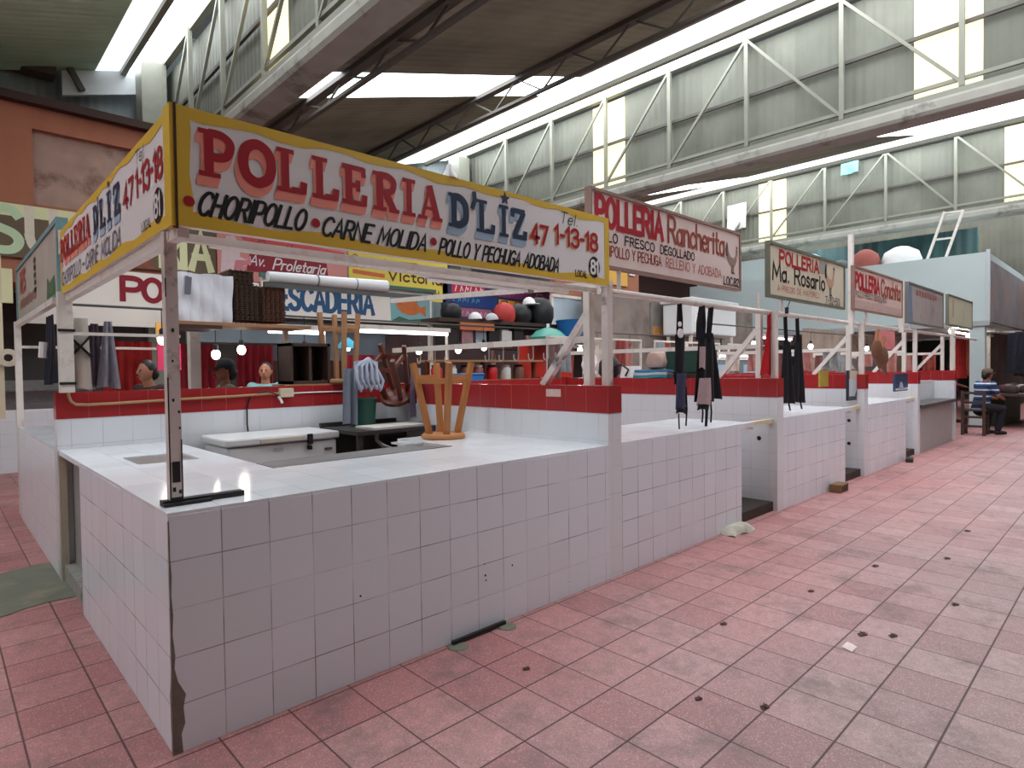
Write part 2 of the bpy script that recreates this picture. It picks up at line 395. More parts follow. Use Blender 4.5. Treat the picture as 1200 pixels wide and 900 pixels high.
# ------------------------------------------------------------------ brush lettering
def _cr(p, closed=False, k=5):
    out = []; n = len(p)
    for i in range(n if closed else n-1):
        a = p[(i-1) % n] if closed or i > 0 else p[i]
        b = p[i]; c = p[(i+1) % n]
        d = p[(i+2) % n] if closed or i+2 < n else c
        for j in range(k):
            t = j/k
            out.append(tuple(.5*((2*b[q]) + (-a[q]+c[q])*t + (2*a[q]-5*b[q]+4*c[q]-d[q])*t*t + (-a[q]+3*b[q]-3*c[q]+d[q])*t**3) for q in (0, 1)))
    out.append(p[0] if closed else p[-1])
    return out
_G = {
 'A': (.66, '0,0 .33,1 .66,0|.11,.34 .55,.34'), 'B': (.56, '0,0 0,1|~0,1 .34,1 .5,.88 .5,.64 .34,.53 0,.53|~0,.53 .38,.52 .56,.4 .56,.13 .38,0 0,0'),
 'C': (.6, '~.6,.83 .46,.98 .22,.97 .04,.74 0,.5 .04,.26 .22,.03 .46,.02 .6,.17'), 'D': (.6, '0,0 0,1|~0,1 .3,.99 .54,.8 .6,.5 .54,.2 .3,.01 0,0'),
 'E': (.5, '.5,0 0,0 0,1 .5,1|0,.52 .42,.52'), 'F': (.5, '0,0 0,1 .5,1|0,.52 .42,.52'), 'G': (.62, '~.6,.83 .46,.98 .22,.97 .04,.74 0,.5 .04,.26 .22,.03 .46,.02 .6,.17|.6,.05 .6,.45 .36,.45'),
 'H': (.58, '0,0 0,1|.58,0 .58,1|0,.5 .58,.5'), 'I': (.1, '.05,0 .05,1'), 'J': (.4, '~.4,1 .4,.2 .3,.02 .1,.03 0,.2'), 'K': (.58, '0,0 0,1|.55,1 0,.42|.18,.58 .58,0'),
 'L': (.48, '0,1 0,0 .48,0'), 'M': (.78, '0,0 .08,1 .39,.25 .7,1 .78,0'), 'N': (.6, '0,0 0,1 .6,0 .6,1'), 'O': (.66, '@.33,1 .1,.86 0,.5 .1,.14 .33,0 .56,.14 .66,.5 .56,.86'),
 'P': (.55, '0,0 0,1|~0,1 .34,1 .52,.9 .55,.73 .5,.56 .34,.46 0,.46'), 'Q': (.66, '@.33,1 .1,.86 0,.5 .1,.14 .33,0 .56,.14 .66,.5 .56,.86|.4,.25 .7,-.05'),
 'R': (.58, '0,0 0,1|~0,1 .34,1 .5,.9 .53,.74 .48,.58 .34,.5 0,.5|.28,.5 .58,0'), 'S': (.54, '~.52,.85 .4,.98 .14,.97 .02,.8 .08,.6 .44,.42 .54,.22 .42,.03 .14,.02 0,.16'),
 'T': (.56, '.28,0 .28,1|0,1 .56,1'), 'U': (.58, '0,1 0,.3|~0,.3 .08,.07 .29,0 .5,.07 .58,.3|.58,.3 .58,1'), 'V': (.6, '0,1 .3,0 .6,1'), 'X': (.6, '0,0 .6,1|0,1 .6,0'),
 'Y': (.56, '0,1 .28,.5 .56,1|.28,.5 .28,0'), 'Z': (.54, '0,1 .54,1 0,0 .54,0'),
 '1': (.24, '0,.78 .18,1 .18,0'), '2': (.5, '~0,.78 .12,.97 .36,.97 .48,.78 .4,.52 .18,.25 0,0|0,0 .5,0'), '3': (.5, '~0,.85 .15,.99 .38,.97 .48,.78 .38,.58 .2,.53|~.2,.53 .42,.5 .5,.28 .4,.04 .16,.0 0,.15'),
 '4': (.54, '.38,0 .38,1 0,.3 .54,.3'), '5': (.5, '.46,1 .06,1 .04,.56|~.04,.56 .25,.62 .46,.5 .48,.25 .36,.03 .15,.01 0,.12'), '0': (.52, '@.26,1 .08,.86 0,.5 .08,.14 .26,0 .44,.14 .52,.5 .44,.86'), '6': (.5, '~.44,.92 .25,.99 .06,.75 0,.35 .1,.04 .28,0 .48,.15 .46,.45 .25,.55 .05,.4'),
 '7': (.5, '0,1 .5,1 .16,0'), '8': (.5, '@.25,1 .06,.9 .06,.64 .25,.53 .44,.64 .44,.9|@.25,.53 .02,.42 .02,.12 .25,0 .48,.12 .48,.42'),
 'a': (.42, '@.2,.58 .02,.45 0,.25 .08,.03 .24,.02 .38,.2 .38,.45|.4,.6 .4,0'), 'c': (.38, '~.38,.5 .24,.6 .06,.5 0,.3 .06,.08 .22,0 .38,.1'), 'd': (.42, '@.2,.58 .02,.45 0,.25 .08,.03 .24,.02 .38,.2 .38,.45|.41,1 .41,0'),
 'e': (.4, '~.02,.32 .38,.34 .36,.54 .2,.61 .04,.48 0,.28 .08,.06 .24,0 .38,.1'), 'h': (.4, '0,0 0,1|~0,.4 .12,.58 .3,.58 .4,.42|.4,.42 .4,0'), 'i': (.1, '.05,0 .05,.6|.05,.76 .05,.84'),
 'l': (.1, '.05,0 .05,1'), 'n': (.4, '0,0 0,.6|~0,.4 .12,.58 .3,.58 .4,.42|.4,.42 .4,0'), 'o': (.42, '@.21,.6 .03,.48 0,.3 .03,.12 .21,0 .39,.12 .42,.3 .39,.48'), 'r': (.3, '0,0 0,.6|~0,.38 .1,.55 .3,.56'),
 's': (.34, '~.32,.52 .2,.61 .05,.55 .06,.38 .28,.24 .32,.1 .18,0 0,.07'), 't': (.3, '.13,.9 .13,.08 .3,0|0,.6 .3,.6'), 'u': (.4, '0,.6 0,.2|~0,.2 .08,.02 .24,.02 .4,.2|.4,.6 .4,0'), 'v': (.38, '0,.6 .19,0 .38,.6'),
 '.': (.1, '.05,0 .05,.06'), "'": (.16, '.12,1 .04,.78'), '-': (.24, '0,.5 .24,.5'), ' ': (.3, ''), '*': (.16, '@.08,.42 .0,.5 .08,.58 .16,.5'), ':': (.1, '.05,.1 .05,.16|.05,.5 .05,.56'),
}
def glyph(ch):
    w_, s = _G[ch]; out = []
    for part in s.split('|'):
        if not part: continue
        sm = part[0] if part[0] in '~@' else ''
        p = [tuple(float(q) for q in t.split(',')) for t in part[len(sm):].split()]
        closed = sm == '@'
        if sm: p = _cr(p, closed)
        out.append((p, closed))
    return w_, out
_RC = [0]
def ribbon(mb, F, pts, wd, depth, closed=False, cap=True):
    """flat brush stroke of width wd along 2-D pts on the frame F(a,b,depth)"""
    P = [V((a, b)) for a, b in pts]
    Q = [P[0]]
    for p in P[1:]:
        if (p-Q[-1]).length > 1e-5: Q.append(p)
    if closed and (Q[0]-Q[-1]).length < 1e-4: Q.pop()
    n = len(Q)
    if n < 2: return
    if cap and not closed:
        d0 = (Q[0]-Q[1]).normalized(); d1 = (Q[-1]-Q[-2]).normalized()
        Q[0] = Q[0]+d0*wd*.42; Q[-1] = Q[-1]+d1*wd*.42
    L = []; R = []
    for i in range(n):
        a = Q[(i-1) % n] if closed or i > 0 else Q[i]; c = Q[(i+1) % n] if closed or i < n-1 else Q[i]
        d1 = (Q[i]-a); d2 = (c-Q[i])
        if d1.length == 0: d1 = d2
        if d2.length == 0: d2 = d1
        d1 = d1.normalized(); d2 = d2.normalized()
        t = (d1+d2)
        t = t.normalized() if t.length > 1e-4 else d1
        nn = V((-t.y, t.x)); k = max(.45, abs(nn.dot(V((-d1.y, d1.x)))))
        L.append(Q[i]+nn*wd/2/k); R.append(Q[i]-nn*wd/2/k)
    _RC[0] = (_RC[0]+1) % 61
    vs = [F(p.x, p.y, depth + .00002*_RC[0]) for p in L] + [F(p.x, p.y, depth + .00002*_RC[0]) for p in R]
    m = n if closed else n-1
    mb.add(vs, [(i, n+i, n+(i+1) % n, (i+1) % n) for i in range(m)])
def text(mb, F, s, a0, b0, h, W=None, wt=.12, slant=0.0, gap=.16, depth=.003, bow=0.0):
    """brush text with its baseline starting at (a0,b0), cap height h, fitted to width W"""
    x = 0; items = []
    for ch in s:
        w_, st = glyph(ch)
        items.append((x, st)); x += w_ + gap
    tot = max(x - gap, .01)
    sx = (W/tot) if W else h
    for x0, st in items:
        for p, cl in st:
            ribbon(mb, F, [(a0 + (x0+q[0])*sx + slant*q[1]*h, b0 + q[1]*h + bow*math.sin(PI*(x0+q[0])/tot)) for q in p], wt*h, depth, cl)
    return mb
# heavy slab letters: (stroke weight, path) in a unit box
_S = {
 'P': ['.24:.3,0 .3,1', '.1:.04,.05 .6,.05', '.1:.04,.95 .5,.95', '.2:~.3,.93 .62,.93 .84,.82 .86,.66 .76,.5 .55,.44 .3,.44'],
 'O': ['.25:@.5,.93 .2,.8 .1,.5 .2,.2 .5,.07 .8,.2 .9,.5 .8,.8'],
 'L': ['.24:.3,0 .3,1', '.1:.04,.95 .58,.95', '.1:.04,.05 .9,.05', '.16:.86,.02 .9,.3', '.12:.5,.08 .88,.08'],
 'E': ['.24:.28,0 .28,1', '.12:.04,.94 .86,.94', '.12:.04,.06 .86,.06', '.15:.84,.02 .87,.3', '.13:.82,.98 .84,.74', '.12:.3,.5 .62,.5', '.12:.62,.36 .62,.64'],
 'R': ['.24:.26,0 .26,1', '.1:.02,.05 .5,.05', '.1:.02,.95 .5,.95', '.18:~.26,.93 .55,.93 .76,.84 .78,.7 .7,.56 .5,.5 .26,.5', '.24:.48,.5 .78,.05', '.1:.6,.05 .98,.05'],
 'I': ['.34:.5,0 .5,1', '.1:.08,.95 .92,.95', '.1:.08,.05 .92,.05'],
 'A': ['.1:.18,.04 .48,.96', '.24:.46,.96 .78,.04', '.09:.28,.32 .68,.32', '.1:.02,.05 .36,.05', '.1:.56,.05 .98,.05'],
 'D': ['.24:.28,0 .28,1', '.1:.02,.95 .5,.95', '.1:.02,.05 .5,.05', '.24:~.28,.9 .55,.9 .8,.75 .85,.5 .8,.25 .55,.1 .28,.1'],
 'Z': ['.16:.1,.92 .86,.92', '.16:.1,.7 .12,.98', '.26:.8,.92 .2,.08', '.16:.1,.08 .88,.08', '.16:.86,.02 .9,.3'],
}
def slab(mb, F, ch, a0, a1, b0, b1, depth, grow=0.0):
    w_, h = a1-a0, b1-b0
    for s in _S[ch]:
        wt, p = s.split(':'); sm = p[0] if p[0] in '~@' else ''
        q = [tuple(float(t) for t in k.split(',')) for k in p[len(sm):].split()]
        if sm: q = _cr(q, sm == '@')
        k = (w_ if abs(q[0][1]-q[-1][1]) > .4 and not sm else (w_+h)/2 if sm else h)
        ribbon(mb, F, [(a0+x*w_, b0+y*h) for x, y in q], float(wt)*k + grow, depth, sm == '@', cap=False)
def disc(mb, F, a, b, ra, rb, depth, n=20):
    mb.add([F(a+ra*math.cos(2*PI*k/n), b+rb*math.sin(2*PI*k/n), depth) for k in range(n)], [tuple(range(n))])
def patch(mb, F, pts, depth):
    mb.add([F(a, b, depth) for a, b in pts], [tuple(range(len(pts)))])
def frame(o, ux, nrm):
    o, ux, nrm = V(o), V(ux), V(nrm)
    return lambda a, b, d=0: o + ux*a + V((0, 0, b)) + nrm*d
# ================================================================== SETTING
ZT, ZB, ZL = 8.07, 5.82, 5.58
TX = [-21.35, -13.22, -5.10, 3.02, 11.15, 20.40, 29.60]
Y0, Y1 = -7.0, 12.0
roofz = lambda k, x: ZL + (ZT-ZL)*(x-TX[k])/(TX[k+1]-TX[k])
FLOOR = floor_mat()
tag(MB().box(-24, 44, -18, 20, -.12, 0).build('floor', FLOOR), kind='structure')
CONC = M('mossy_concrete', srgb(112, 112, 98), .85, .3, 5, dirt=srgb(150, 140, 118), bump=.3)
tag(MB().grid(lambda a, b: (-1.6+1.62*a, 2.1+1.1*b+.35*a+.08*math.sin(a*9), .004), 12, 4, .0).build('floor_patch', CONC), kind='structure')
CEIL_D = corr_('shaded_stained_roof', srgb(136, 134, 116), 'y', .18, dirt=srgb(92, 90, 76), rough=.8)  # stained roof, its shade darkened into the base colour
CEIL_L = corr_('lit_pale_roof', srgb(196, 226, 200), 'y', .18, dirt=srgb(172, 204, 180), rough=.8)  # left bays: lighter copy, the lit look put into the colour
SKY = corr_('skylight_and_added_glow', (1, 1, 1), 'y', .18, emit=SKYLIGHT, rough=.5, patch=.02, ecol=(.89, .945, 1.0))
CEIL_GLOW = corr_('skylit_ceiling_glow', srgb(225, 232, 240), 'y', .18, emit=1.0, rough=.6, ecol=(.92, .96, 1.0))  # ceiling lit beside the skylight, painted in as an even glow
CLAD = corr_('pale_green_cladding', srgb(112, 114, 102), 'y', .16, dirt=srgb(90, 91, 79), rough=.65)
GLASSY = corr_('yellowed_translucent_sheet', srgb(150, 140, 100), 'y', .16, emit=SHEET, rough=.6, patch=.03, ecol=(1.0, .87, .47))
TRUSSP = M('truss_paint', srgb(132, 133, 120), .5, .1, 5, dirt=srgb(120, 116, 106), dirt_amt=.4)
TRUSSD = M('dark_truss_paint', srgb(84, 80, 74), .6, .15, 5)
CONCG = M('grey_gutter_concrete', srgb(156, 155, 146), .85, .18, 3, dirt=srgb(70, 64, 60), dirt_amt=.8, bump=.3)
def slope_plate(k, xa, xb, ya, yb, t=.05, dz=0.0):
    a, b = roofz(k, xa)+dz, roofz(k, xb)+dz
    return MB().prism([(xa, ya, a), (xb, ya, b), (xb, ya, b+t), (xa, ya, a+t)], (0, yb-ya, 0))
BAND = [(-1.9, .9), (5.03, 6.1)]  # first band unseen, added for overhead light; second is the roof skylight
BANDM = [(-5.9, -4.3)] + BAND  # one more unseen band, added to lighten the counter fronts
BANDL = [(-.2, .5), (3.6, 4.8)]  # left bay bands added to brighten faces turned left
wn_ = 0
SK2 = (.5, .5, .5, 1.3, 3.4, 1.3)
for k in range(6):
    xa, xb = TX[k], TX[k+1]
    cm = CEIL_L if k <= 2 else CEIL_D
    s0 = xb-(1.12 if k > 2 else .66)
    edges = [Y0] + [q for b in (BANDM if k == 3 else BAND if k > 2 else BANDL) for q in b] + [Y1]
    for i in range(0, len(edges), 2):
        tag(slope_plate(k, xa+.3, s0-SK2[k], edges[i], edges[i+1]).build('ceiling', cm), kind='structure')
    tag(slope_plate(k, s0-SK2[k], s0-.06, Y0, Y1, .03).build('roof_glow_panel_%d' % (wn_+1), CEIL_GLOW), kind='structure'); wn_ += 1  # glow standing in for ceiling lit by the strip
    tag(slope_plate(k, s0, xb-.03, Y0, Y1, .03).build('roof_glow_panel_%d' % (wn_+1), SKY), kind='structure'); wn_ += 1
    if True:
        for ya, yb in (BANDM if k == 3 else BAND if k > 2 else BANDL):
            tag(slope_plate(k, xa+.4, s0-SK2[k], ya, yb, .03).build('roof_glow_panel_%d' % (wn_+1), SKY), kind='structure'); wn_ += 1
    tag(MB().bar((s0-.03, Y0, roofz(k, s0)-.06), (s0-.03, Y1, roofz(k, s0)-.06), .1, .12).build('trim_%d' % (k+1), TRUSSP), kind='structure')

def roof_truss(k, label):
    x = TX[k]
    t = thing('roof_truss', label, 'roof truss', (x, 0, ZB), group=None)
    m = MB(); m.bar((x, Y0, ZT), (x, Y1, ZT), .12, .14); m.build('top_chord', TRUSSP, t)
    m = MB(); m.bar((x-.04, Y0, ZB+.04), (x-.04, Y1, ZB+.04), .1, .1); m.bar((x-.04, Y0, ZB+.22), (x-.04, Y1, ZB+.22), .06, .06); m.build('bottom_chord', TRUSSP, t)
    m = MB(); m.bar((x+.06, Y0, (ZB+ZT)/2), (x+.06, Y1, (ZB+ZT)/2), .05, .06); m.build('mid_rail', TRUSSD, t)
    ys = [2.76+1.735*i for i in range(-6, 6)]
    for y in ys:
        if not Y0 < y < Y1: continue
        MB().bar((x-.05, y, ZB+.1), (x-.05, y, ZT), .075, .075).build('upright', TRUSSP, t)
        for sgn in ((1, -1) if abs(y-2.76) < .1 else ((1,) if y > 2.76 else (-1,))):
            y2 = y + sgn*1.735
            if Y0 < y2 < Y1+.2:
                MB().bar((x-.06, y, ZT-.06), (x-.06, min(y2, Y1), ZB+.16), .05, .05).build('diagonal_brace', TRUSSP, t)
    pan = [(-.95, -.03), (5.8, 6.75)]
    ed = [Y0] + [q for p in pan for q in p] + [Y1]
    for i in range(0, len(ed), 2):
        MB().box(x+.13, x+.16, ed[i], ed[i+1], ZB+.05, ZT-.1).build('cladding_sheet', CLAD, t)
    for a, b in pan:
        MB().box(x+.13, x+.16, a, b, ZB+.05, ZT-.1).build('translucent_sheet', GLASSY, t)
    # trough gutter under the chord
    pr = [(x-.1, ZB-.0), (x-.11, ZB-.04), (x-.11, ZB-.16), (x-.07, ZB-.21), (x+.28, ZB-.24), (x+.3, ZB-.16), (x+.1, ZB-.0)]
    MB().prism([(a, Y0, z) for a, z in pr], (0, Y1-Y0, 0)).build('gutter', CONCG, t)
    return t
for k, lb in ((3, 'pale green clad roof truss above the corner stall sign, left end'),
              (4, 'pale green clad roof truss crossing behind the phone number sign, top right'),
              (5, 'farthest pale green clad roof truss, lower one at upper right')):
    roof_truss(k, lb)
def roof_joist(k, x, h, lb):
    z1 = roofz(k, x)-.05; z0 = z1-h
    t = thing('roof_joist', lb, 'roof joist', (x, 0, z0))
    m = MB(); m.bar((x, Y0, z1), (x, Y1, z1), .14, .09); m.build('top_chord', TRUSSD, t)
    m = MB(); m.bar((x, Y0, z0), (x, Y1, z0), .07, .05); m.build('bottom_chord', TRUSSD, t)
    y = -3.0; i = 0; m = MB()
    while y < Y1-.5:
        a, b = (z0, z1) if i % 2 == 0 else (z1, z0)
        m.bar((x, y, a), (x, y+.62, b), .025, .025); y += .62; i += 1
    m.build('web_bars', TRUSSD, t)
roof_joist(3, 7.0, .4, 'dark open web roof joist below the ceiling between bright skylights')
roof_joist(3, 3.62, .24, 'dark thin open web roof joist beside the grey gutter')

# end walls and far walls
ENDW = corr_('blue_grey_end_sheet', srgb(150, 162, 164), 'x', .16, dirt=srgb(112, 120, 118), rough=.7)
DARKW = M('dark_hall_wall', srgb(92, 84, 78), .85, .2, 1.5, dirt=srgb(60, 54, 50))
tag(MB().box(-24, 44, 12.3, 12.5, 0, 9.2).build('wall_back', ENDW), kind='structure')
tag(MB().box(43.8, 44, -18, 12.3, 0, 9).build('wall_right', DARKW), kind='structure')
tag(MB().box(-24, 44, -7.4, -7.2, 0, 9).build('light_blocking_wall', M('dull_light_block', srgb(104, 96, 90), .85, .1, 1)), kind='structure')  # unseen dark wall added behind the camera to block low light
tag(MB().box(-24, -23.8, -18, 12.3, 0, 9).build('wall_left', DARKW), kind='structure')
tag(MB().prism([(1.3, 11.9, roofz(2, 1.3)-.5), (3.0, 11.9, roofz(2, 3.0)-.5), (3.0, 11.9, roofz(2, 3.0)-.02), (1.3, 11.9, roofz(2, 1.3)-.02)], (0, .1, 0)).build('trim_10', M('gable_white', srgb(206, 212, 216), .6, .04)), kind='structure')
tag(MB().bar((1.2, 11.85, 8.0), (1.62, 11.85, 7.2), .1, .1).build('trim_11', TRUSSD), kind='structure')
tag(MB().box(-6, 1.2, 11.8, 12.2, 7.35, 7.75).build('trim_12', M('soffit_brown', srgb(88, 76, 70), .8)), kind='structure')
tag(MB().box(2.55, 2.95, 11.4, 11.9, 0, 8.0).build('column_left', TRUSSP), kind='structure')
tag(MB().box(10.7, 11.1, 11.3, 11.8, 0, 7.9).build('column_right', TRUSSP), kind='structure')

# ---------------- orange upper room above the back row
ORG_P = M('orange_plaster', srgb(172, 112, 88), .8, .1, 2, dirt=srgb(140, 84, 66), dirt_amt=.4)
BRWN = M('dark_brown_edge', srgb(60, 38, 32), .7, .15)
ROUGH = M('rough_beige_plaster', srgb(178, 148, 136), .9, .3, 3.2, dirt=srgb(104, 74, 68), dirt_amt=.75, bump=.8)
t = thing('upper_room', 'orange plastered upper room with sunken rough panel at top left', 'room', (0, 10, 3.1))
m = MB(); nx0, nx1, nz0, nz1 = .62, 2.45, 4.42, 5.66
m.box(-8, nx0, 10, 10.2, 3.1, 6.02).box(nx1, 2.5, 10, 10.2, 3.1, 6.02).box(nx0, nx1, 10, 10.2, 3.1, nz0).box(nx0, nx1, 10, 10.2, nz1, 6.02).box(-8, 2.5, 10.2, 11.3, 3.1, 3.2).box(-8, 2.5, 10.2, 11.3, 5.85, 5.95).box(2.5, 5.2, 10, 10.2, 3.1, 4.5)
m.build('front_wall', ORG_P, t)
MB().box(nx0, nx1, 10.12, 10.18, nz0, nz1).build('sunken_panel', ROUGH, t)
MB().box(-8, 2.55, 9.82, 10.3, 6.02, 6.15).build('roof_edge', BRWN, t)
# right-hand orange upper room
t = thing('upper_room', 'orange brown upper room wall with pale notices behind the tall white posts', 'room', (13.2, 8, 3.15))
m = MB(); m.box(11.2, 15.0, 8, 8.2, 3.25, 5.3).box(11.2, 22, 8.2, 11, 3.2, 3.3).box(11.2, 22, 8.2, 11, 5.2, 5.3); m.build('front_wall', ORG_P, t)
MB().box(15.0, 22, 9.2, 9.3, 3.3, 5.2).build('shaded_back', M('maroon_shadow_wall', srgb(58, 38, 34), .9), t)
MB().box(11.2, 15.0, 7.9, 8.0, 3.12, 3.25).build('lower_edge', BRWN, t)
t2 = MB().box(13.35, 14.35, 7.95, 7.98, 4.0, 4.66)
tag(t2.build('notice_board', M('yellow_notice', srgb(232, 178, 84), .6, .12, 3)), 'yellow orange notice on the orange wall behind the second stall sign', 'notice')
for xx in (12.95, 14.6):
    b = MB().box(xx-.14, xx+.14, 7.95, 7.99, 4.35, 4.62)
    o = tag(b.build('wall_fixture', SWHITE), 'small white square box on the orange wall %s the yellow notice' % ('left of' if xx < 13.5 else 'right of'), 'box')
    MB().box(xx-.04, xx+.04, 7.94, 7.95, 4.42, 4.56).build('dark_slot', INK, o)
# white upper room at the far right
WHITEW = M('white_upper_wall', srgb(172, 184, 183), .7, .05, 1.5)
t = thing('upper_room', 'big white upper room box above the far stalls on the right', 'room', (18, 3, 2.5))
m = MB(); m.box(18, 27, -.05, 8.0, 2.55, 4.3); m.build('wall_box', WHITEW, t)
MB().box(17.9, 18.1, -.1, 8.05, 2.5, 2.62).build('lower_edge', M('grey_edge', srgb(150, 152, 152), .6), t)
MB().bar((17.98, -.06, 2.5), (17.98, -.06, 4.35), .08).build('corner_pipe', M('pipe_grey', srgb(170, 176, 178), .5), t)
MB().box(18.1, 27, -.09, -.05, 2.6, 4.1).build('mural', M('faded_mural', srgb(118, 110, 112), .8, .6, 1.1, dirt=srgb(150, 106, 84), dirt_amt=.9), t)
tag(MB().box(17.95, 18.25, 0.0, .3, 0, 2.55).build('column_far', WHITEW), kind='structure')
t = thing('ladder', 'pale metal ladder leaning above the white upper room', 'ladder', (19.5, 1.6, 4.3))
for k_, (a, b) in enumerate((((19.5, 1.58, 4.3), (19.5, 1.12, 5.75)), ((19.5, 1.15, 4.3), (19.5, .70, 5.72)))):
    MB().bar(a, b, .06).build('rail', WP, t)
for f in (.1, .5, .98):
    MB().bar((19.5, 1.58-.46*f, 4.3+1.44*f), (19.5, 1.15-.45*f, 4.3+1.42*f), .045).build('rung', WP, t)
TEAL = corr_('dark_teal_sheet', srgb(52, 84, 84), 'y', .3, dirt=srgb(30, 46, 48), rough=.6, patch=.35)
tag(MB().box(23.4, 23.6, 1.0, 12.2, 4.3, 5.9).build('wall_far', TEAL), kind='structure')
tag(MB().box(30.2, 30.4, -7, 12.2, 2.6, 8.0).build('wall_far_upper', corr_('olive_shadow_sheet', srgb(92, 90, 76), 'y', .2, dirt=srgb(64, 60, 52))), kind='structure')
# ================================================================== CORNER STALL
def sticker_pts(a, b, w_, h): return [(a, b), (a+w_, b), (a+w_, b+h), (a, b+h)]
CREAM = M('cream_jamb', srgb(206, 196, 176), .6, .1, 6, dirt=srgb(150, 136, 110))
DGREY = M('dark_stain', srgb(52, 44, 42), .8, .3, 12)
GROUT = M('chipped_mortar', srgb(118, 108, 100), .95, .35, 20, bump=.5)
t = thing('tiled_counter', 'white tiled corner counter in front with a steel post standing on it', 'counter', (1.4, 1.0, 0))
m = MB(); m.box(0, 2.93, 0, .12, 0, .985); m.build('front_wall', WT, t)
m = MB(); m.box(0, .12, .12, 2.06, 0, .985); m.build('side_wall', WT, t)
m = MB()
z0, z1 = .955, 1.0
m.box(0, 2.93, .004, .85, z0+.03, z1); m.box(.004, .78, .85, 1.64, z0+.03, z1); m.box(.004, .25, 1.64, 2.1, z0+.03, z1); m.box(.61, .78, 1.64, 2.1, z0+.03, z1)
m.box(.004, .78, 2.1, 3.0, z0+.01, z1); m.box(2.15, 2.93, .85, 1.62, z0+.03, z1); m.box(1.98, 2.15, 1.25, 1.45, z0+.03, z1)
m.build('countertop', TOP, t)
m = MB(); m.box(.7, .78, .85, 2.06, 0, .985); m.box(.78, 2.93, .8, .85, 0, .985); m.box(2.15, 2.2, .85, 1.62, .4, .985); m.build('inner_wall', WTP, t)
m = MB(); m.add([(.79, .85, 1.001), (2.15, .88, 1.001), (1.99, 1.27, .985), (.83, 1.25, .985), (.79, .85, .94), (2.15, .88, .94), (1.99, 1.27, .94), (.83, 1.25, .94)], [(0, 1, 2, 3), (7, 6, 5, 4), (0, 4, 5, 1), (1, 5, 6, 2), (2, 6, 7, 3), (3, 7, 4, 0)])
m.build('steel_shelf', GREYMET, t)
m = MB(); m.box(.24, .62, 1.63, 2.11, .955, .985); m.box(.24, .25, 1.63, 2.11, .97, .985); m.box(.61, .62, 1.63, 2.11, .97, .985); m.box(.25, .61, 1.63, 1.64, .97, .985); m.box(.25, .61, 2.1, 2.11, .97, .985)
m.build('sunken_basin', M('basin_metal', srgb(132, 122, 118), .5, .2, 8), t)
m = MB(); m.box(.09, .12, 2.06, 3.0, .12, .965); m.build('recessed_board', M('grey_board', srgb(146, 142, 138), .7, .15, 5, dirt=srgb(96, 90, 84)), t)
m = MB(); m.box(.02, .78, 2.06, 3.0, 0, .12); m.build('low_step', M('mottled_step', srgb(150, 146, 140), .7, .3, 14, dirt=srgb(72, 72, 70), dirt_amt=.9), t)
m = MB(); m.box(.0, .05, 2.96, 3.02, 0, .985); m.build('jamb', CREAM, t)
# chipped front edge
m = MB(); zs = [0, .08, .12, .19, .24, .30, .36, .41, .5, .58, .66, .74, .82, .9, .97]; wd = [.035, .03, .045, .04, .05, .022, .010, .014, .006, .010, .005, .008, .004, .005, .003]
for i in range(len(zs)-1):
    m.add([(-.002, -.003, zs[i]), (wd[i], -.003, zs[i]), (wd[i+1], -.003, zs[i+1]), (-.002, -.003, zs[i+1])], [(0, 1, 2, 3)])
    m.add([(-.003, -.002, zs[i]), (-.003, wd[i]*.5, zs[i]), (-.003, wd[i+1]*.5, zs[i+1]), (-.003, -.002, zs[i+1])], [(0, 1, 2, 3)])
m.build('chipped_edge', GROUT, t)
m = MB(); F0 = frame((0, 0, 0), (1, 0, 0), (0, -1, 0))
for a, b, r in ((.865, .43, .006), (1.93, .34, .007), (1.70, .40, .005), (1.705, .33, .008), (1.71, .30, .006), (2.46, .1, .004)): disc(m, F0, a, b, r, r, .002, 8)
m.build('pit_mark', DGREY, t)

DIVL = 'white tiled dividing wall with a red tile band '
def divider(x, lab, y1=3.0, pil=True):
    t = thing('dividing_wall', lab, 'dividing wall', (x+.08, 1.5, 0))
    MB().box(x, x+.16, 0, y1, 0, 1.235).build('white_tiles', WTP, t)
    MB().box(x-.003, x+.163, -.003, y1, 1.235, 1.44).build('red_band', RT, t)
    return t
def backwall(x0, x1, lab, z=1.44):
    t = thing('rear_wall', lab, 'rear wall', ((x0+x1)/2, 3.06, 0))
    MB().box(x0, x1, 3.0, 3.12, 0, 1.235).build('white_tiles', WTP, t)
    MB().box(x0-.003, x1+.003, 2.997, 3.123, 1.235, z).build('red_band', RT, t)
    return t
DX = [2.93, 5.90, 8.82, 11.70, 14.60]
d0 = divider(DX[0], DIVL+'at the right end of the corner counter')
o = MB(); Fs = frame((2.927, 0, 0), (0, -1, 0), (-1, 0, 0))
patch(o, Fs, sticker_pts(-.62, 1.35, .16, .06), .004); o.build('sticker', M('worn_sticker', srgb(208, 176, 168), .6, .25, 30), d0)
for i, s in ((1, 'behind the hanging gingham aprons'), (2, 'beside the framed mountain poster'), (3, 'just beyond the dark blue poster'), (4, 'farthest along the aisle near the seated man')):
    divider(DX[i], DIVL+s)
b0 = backwall(0, 2.93, 'red banded white tile wall behind the chest freezer with a cable along it')
for i in range(4): backwall(DX[i]+.16, DX[i+1], 'red banded white tile rear wall of the %s stall' % ('second', 'third', 'fourth', 'fifth')[i])

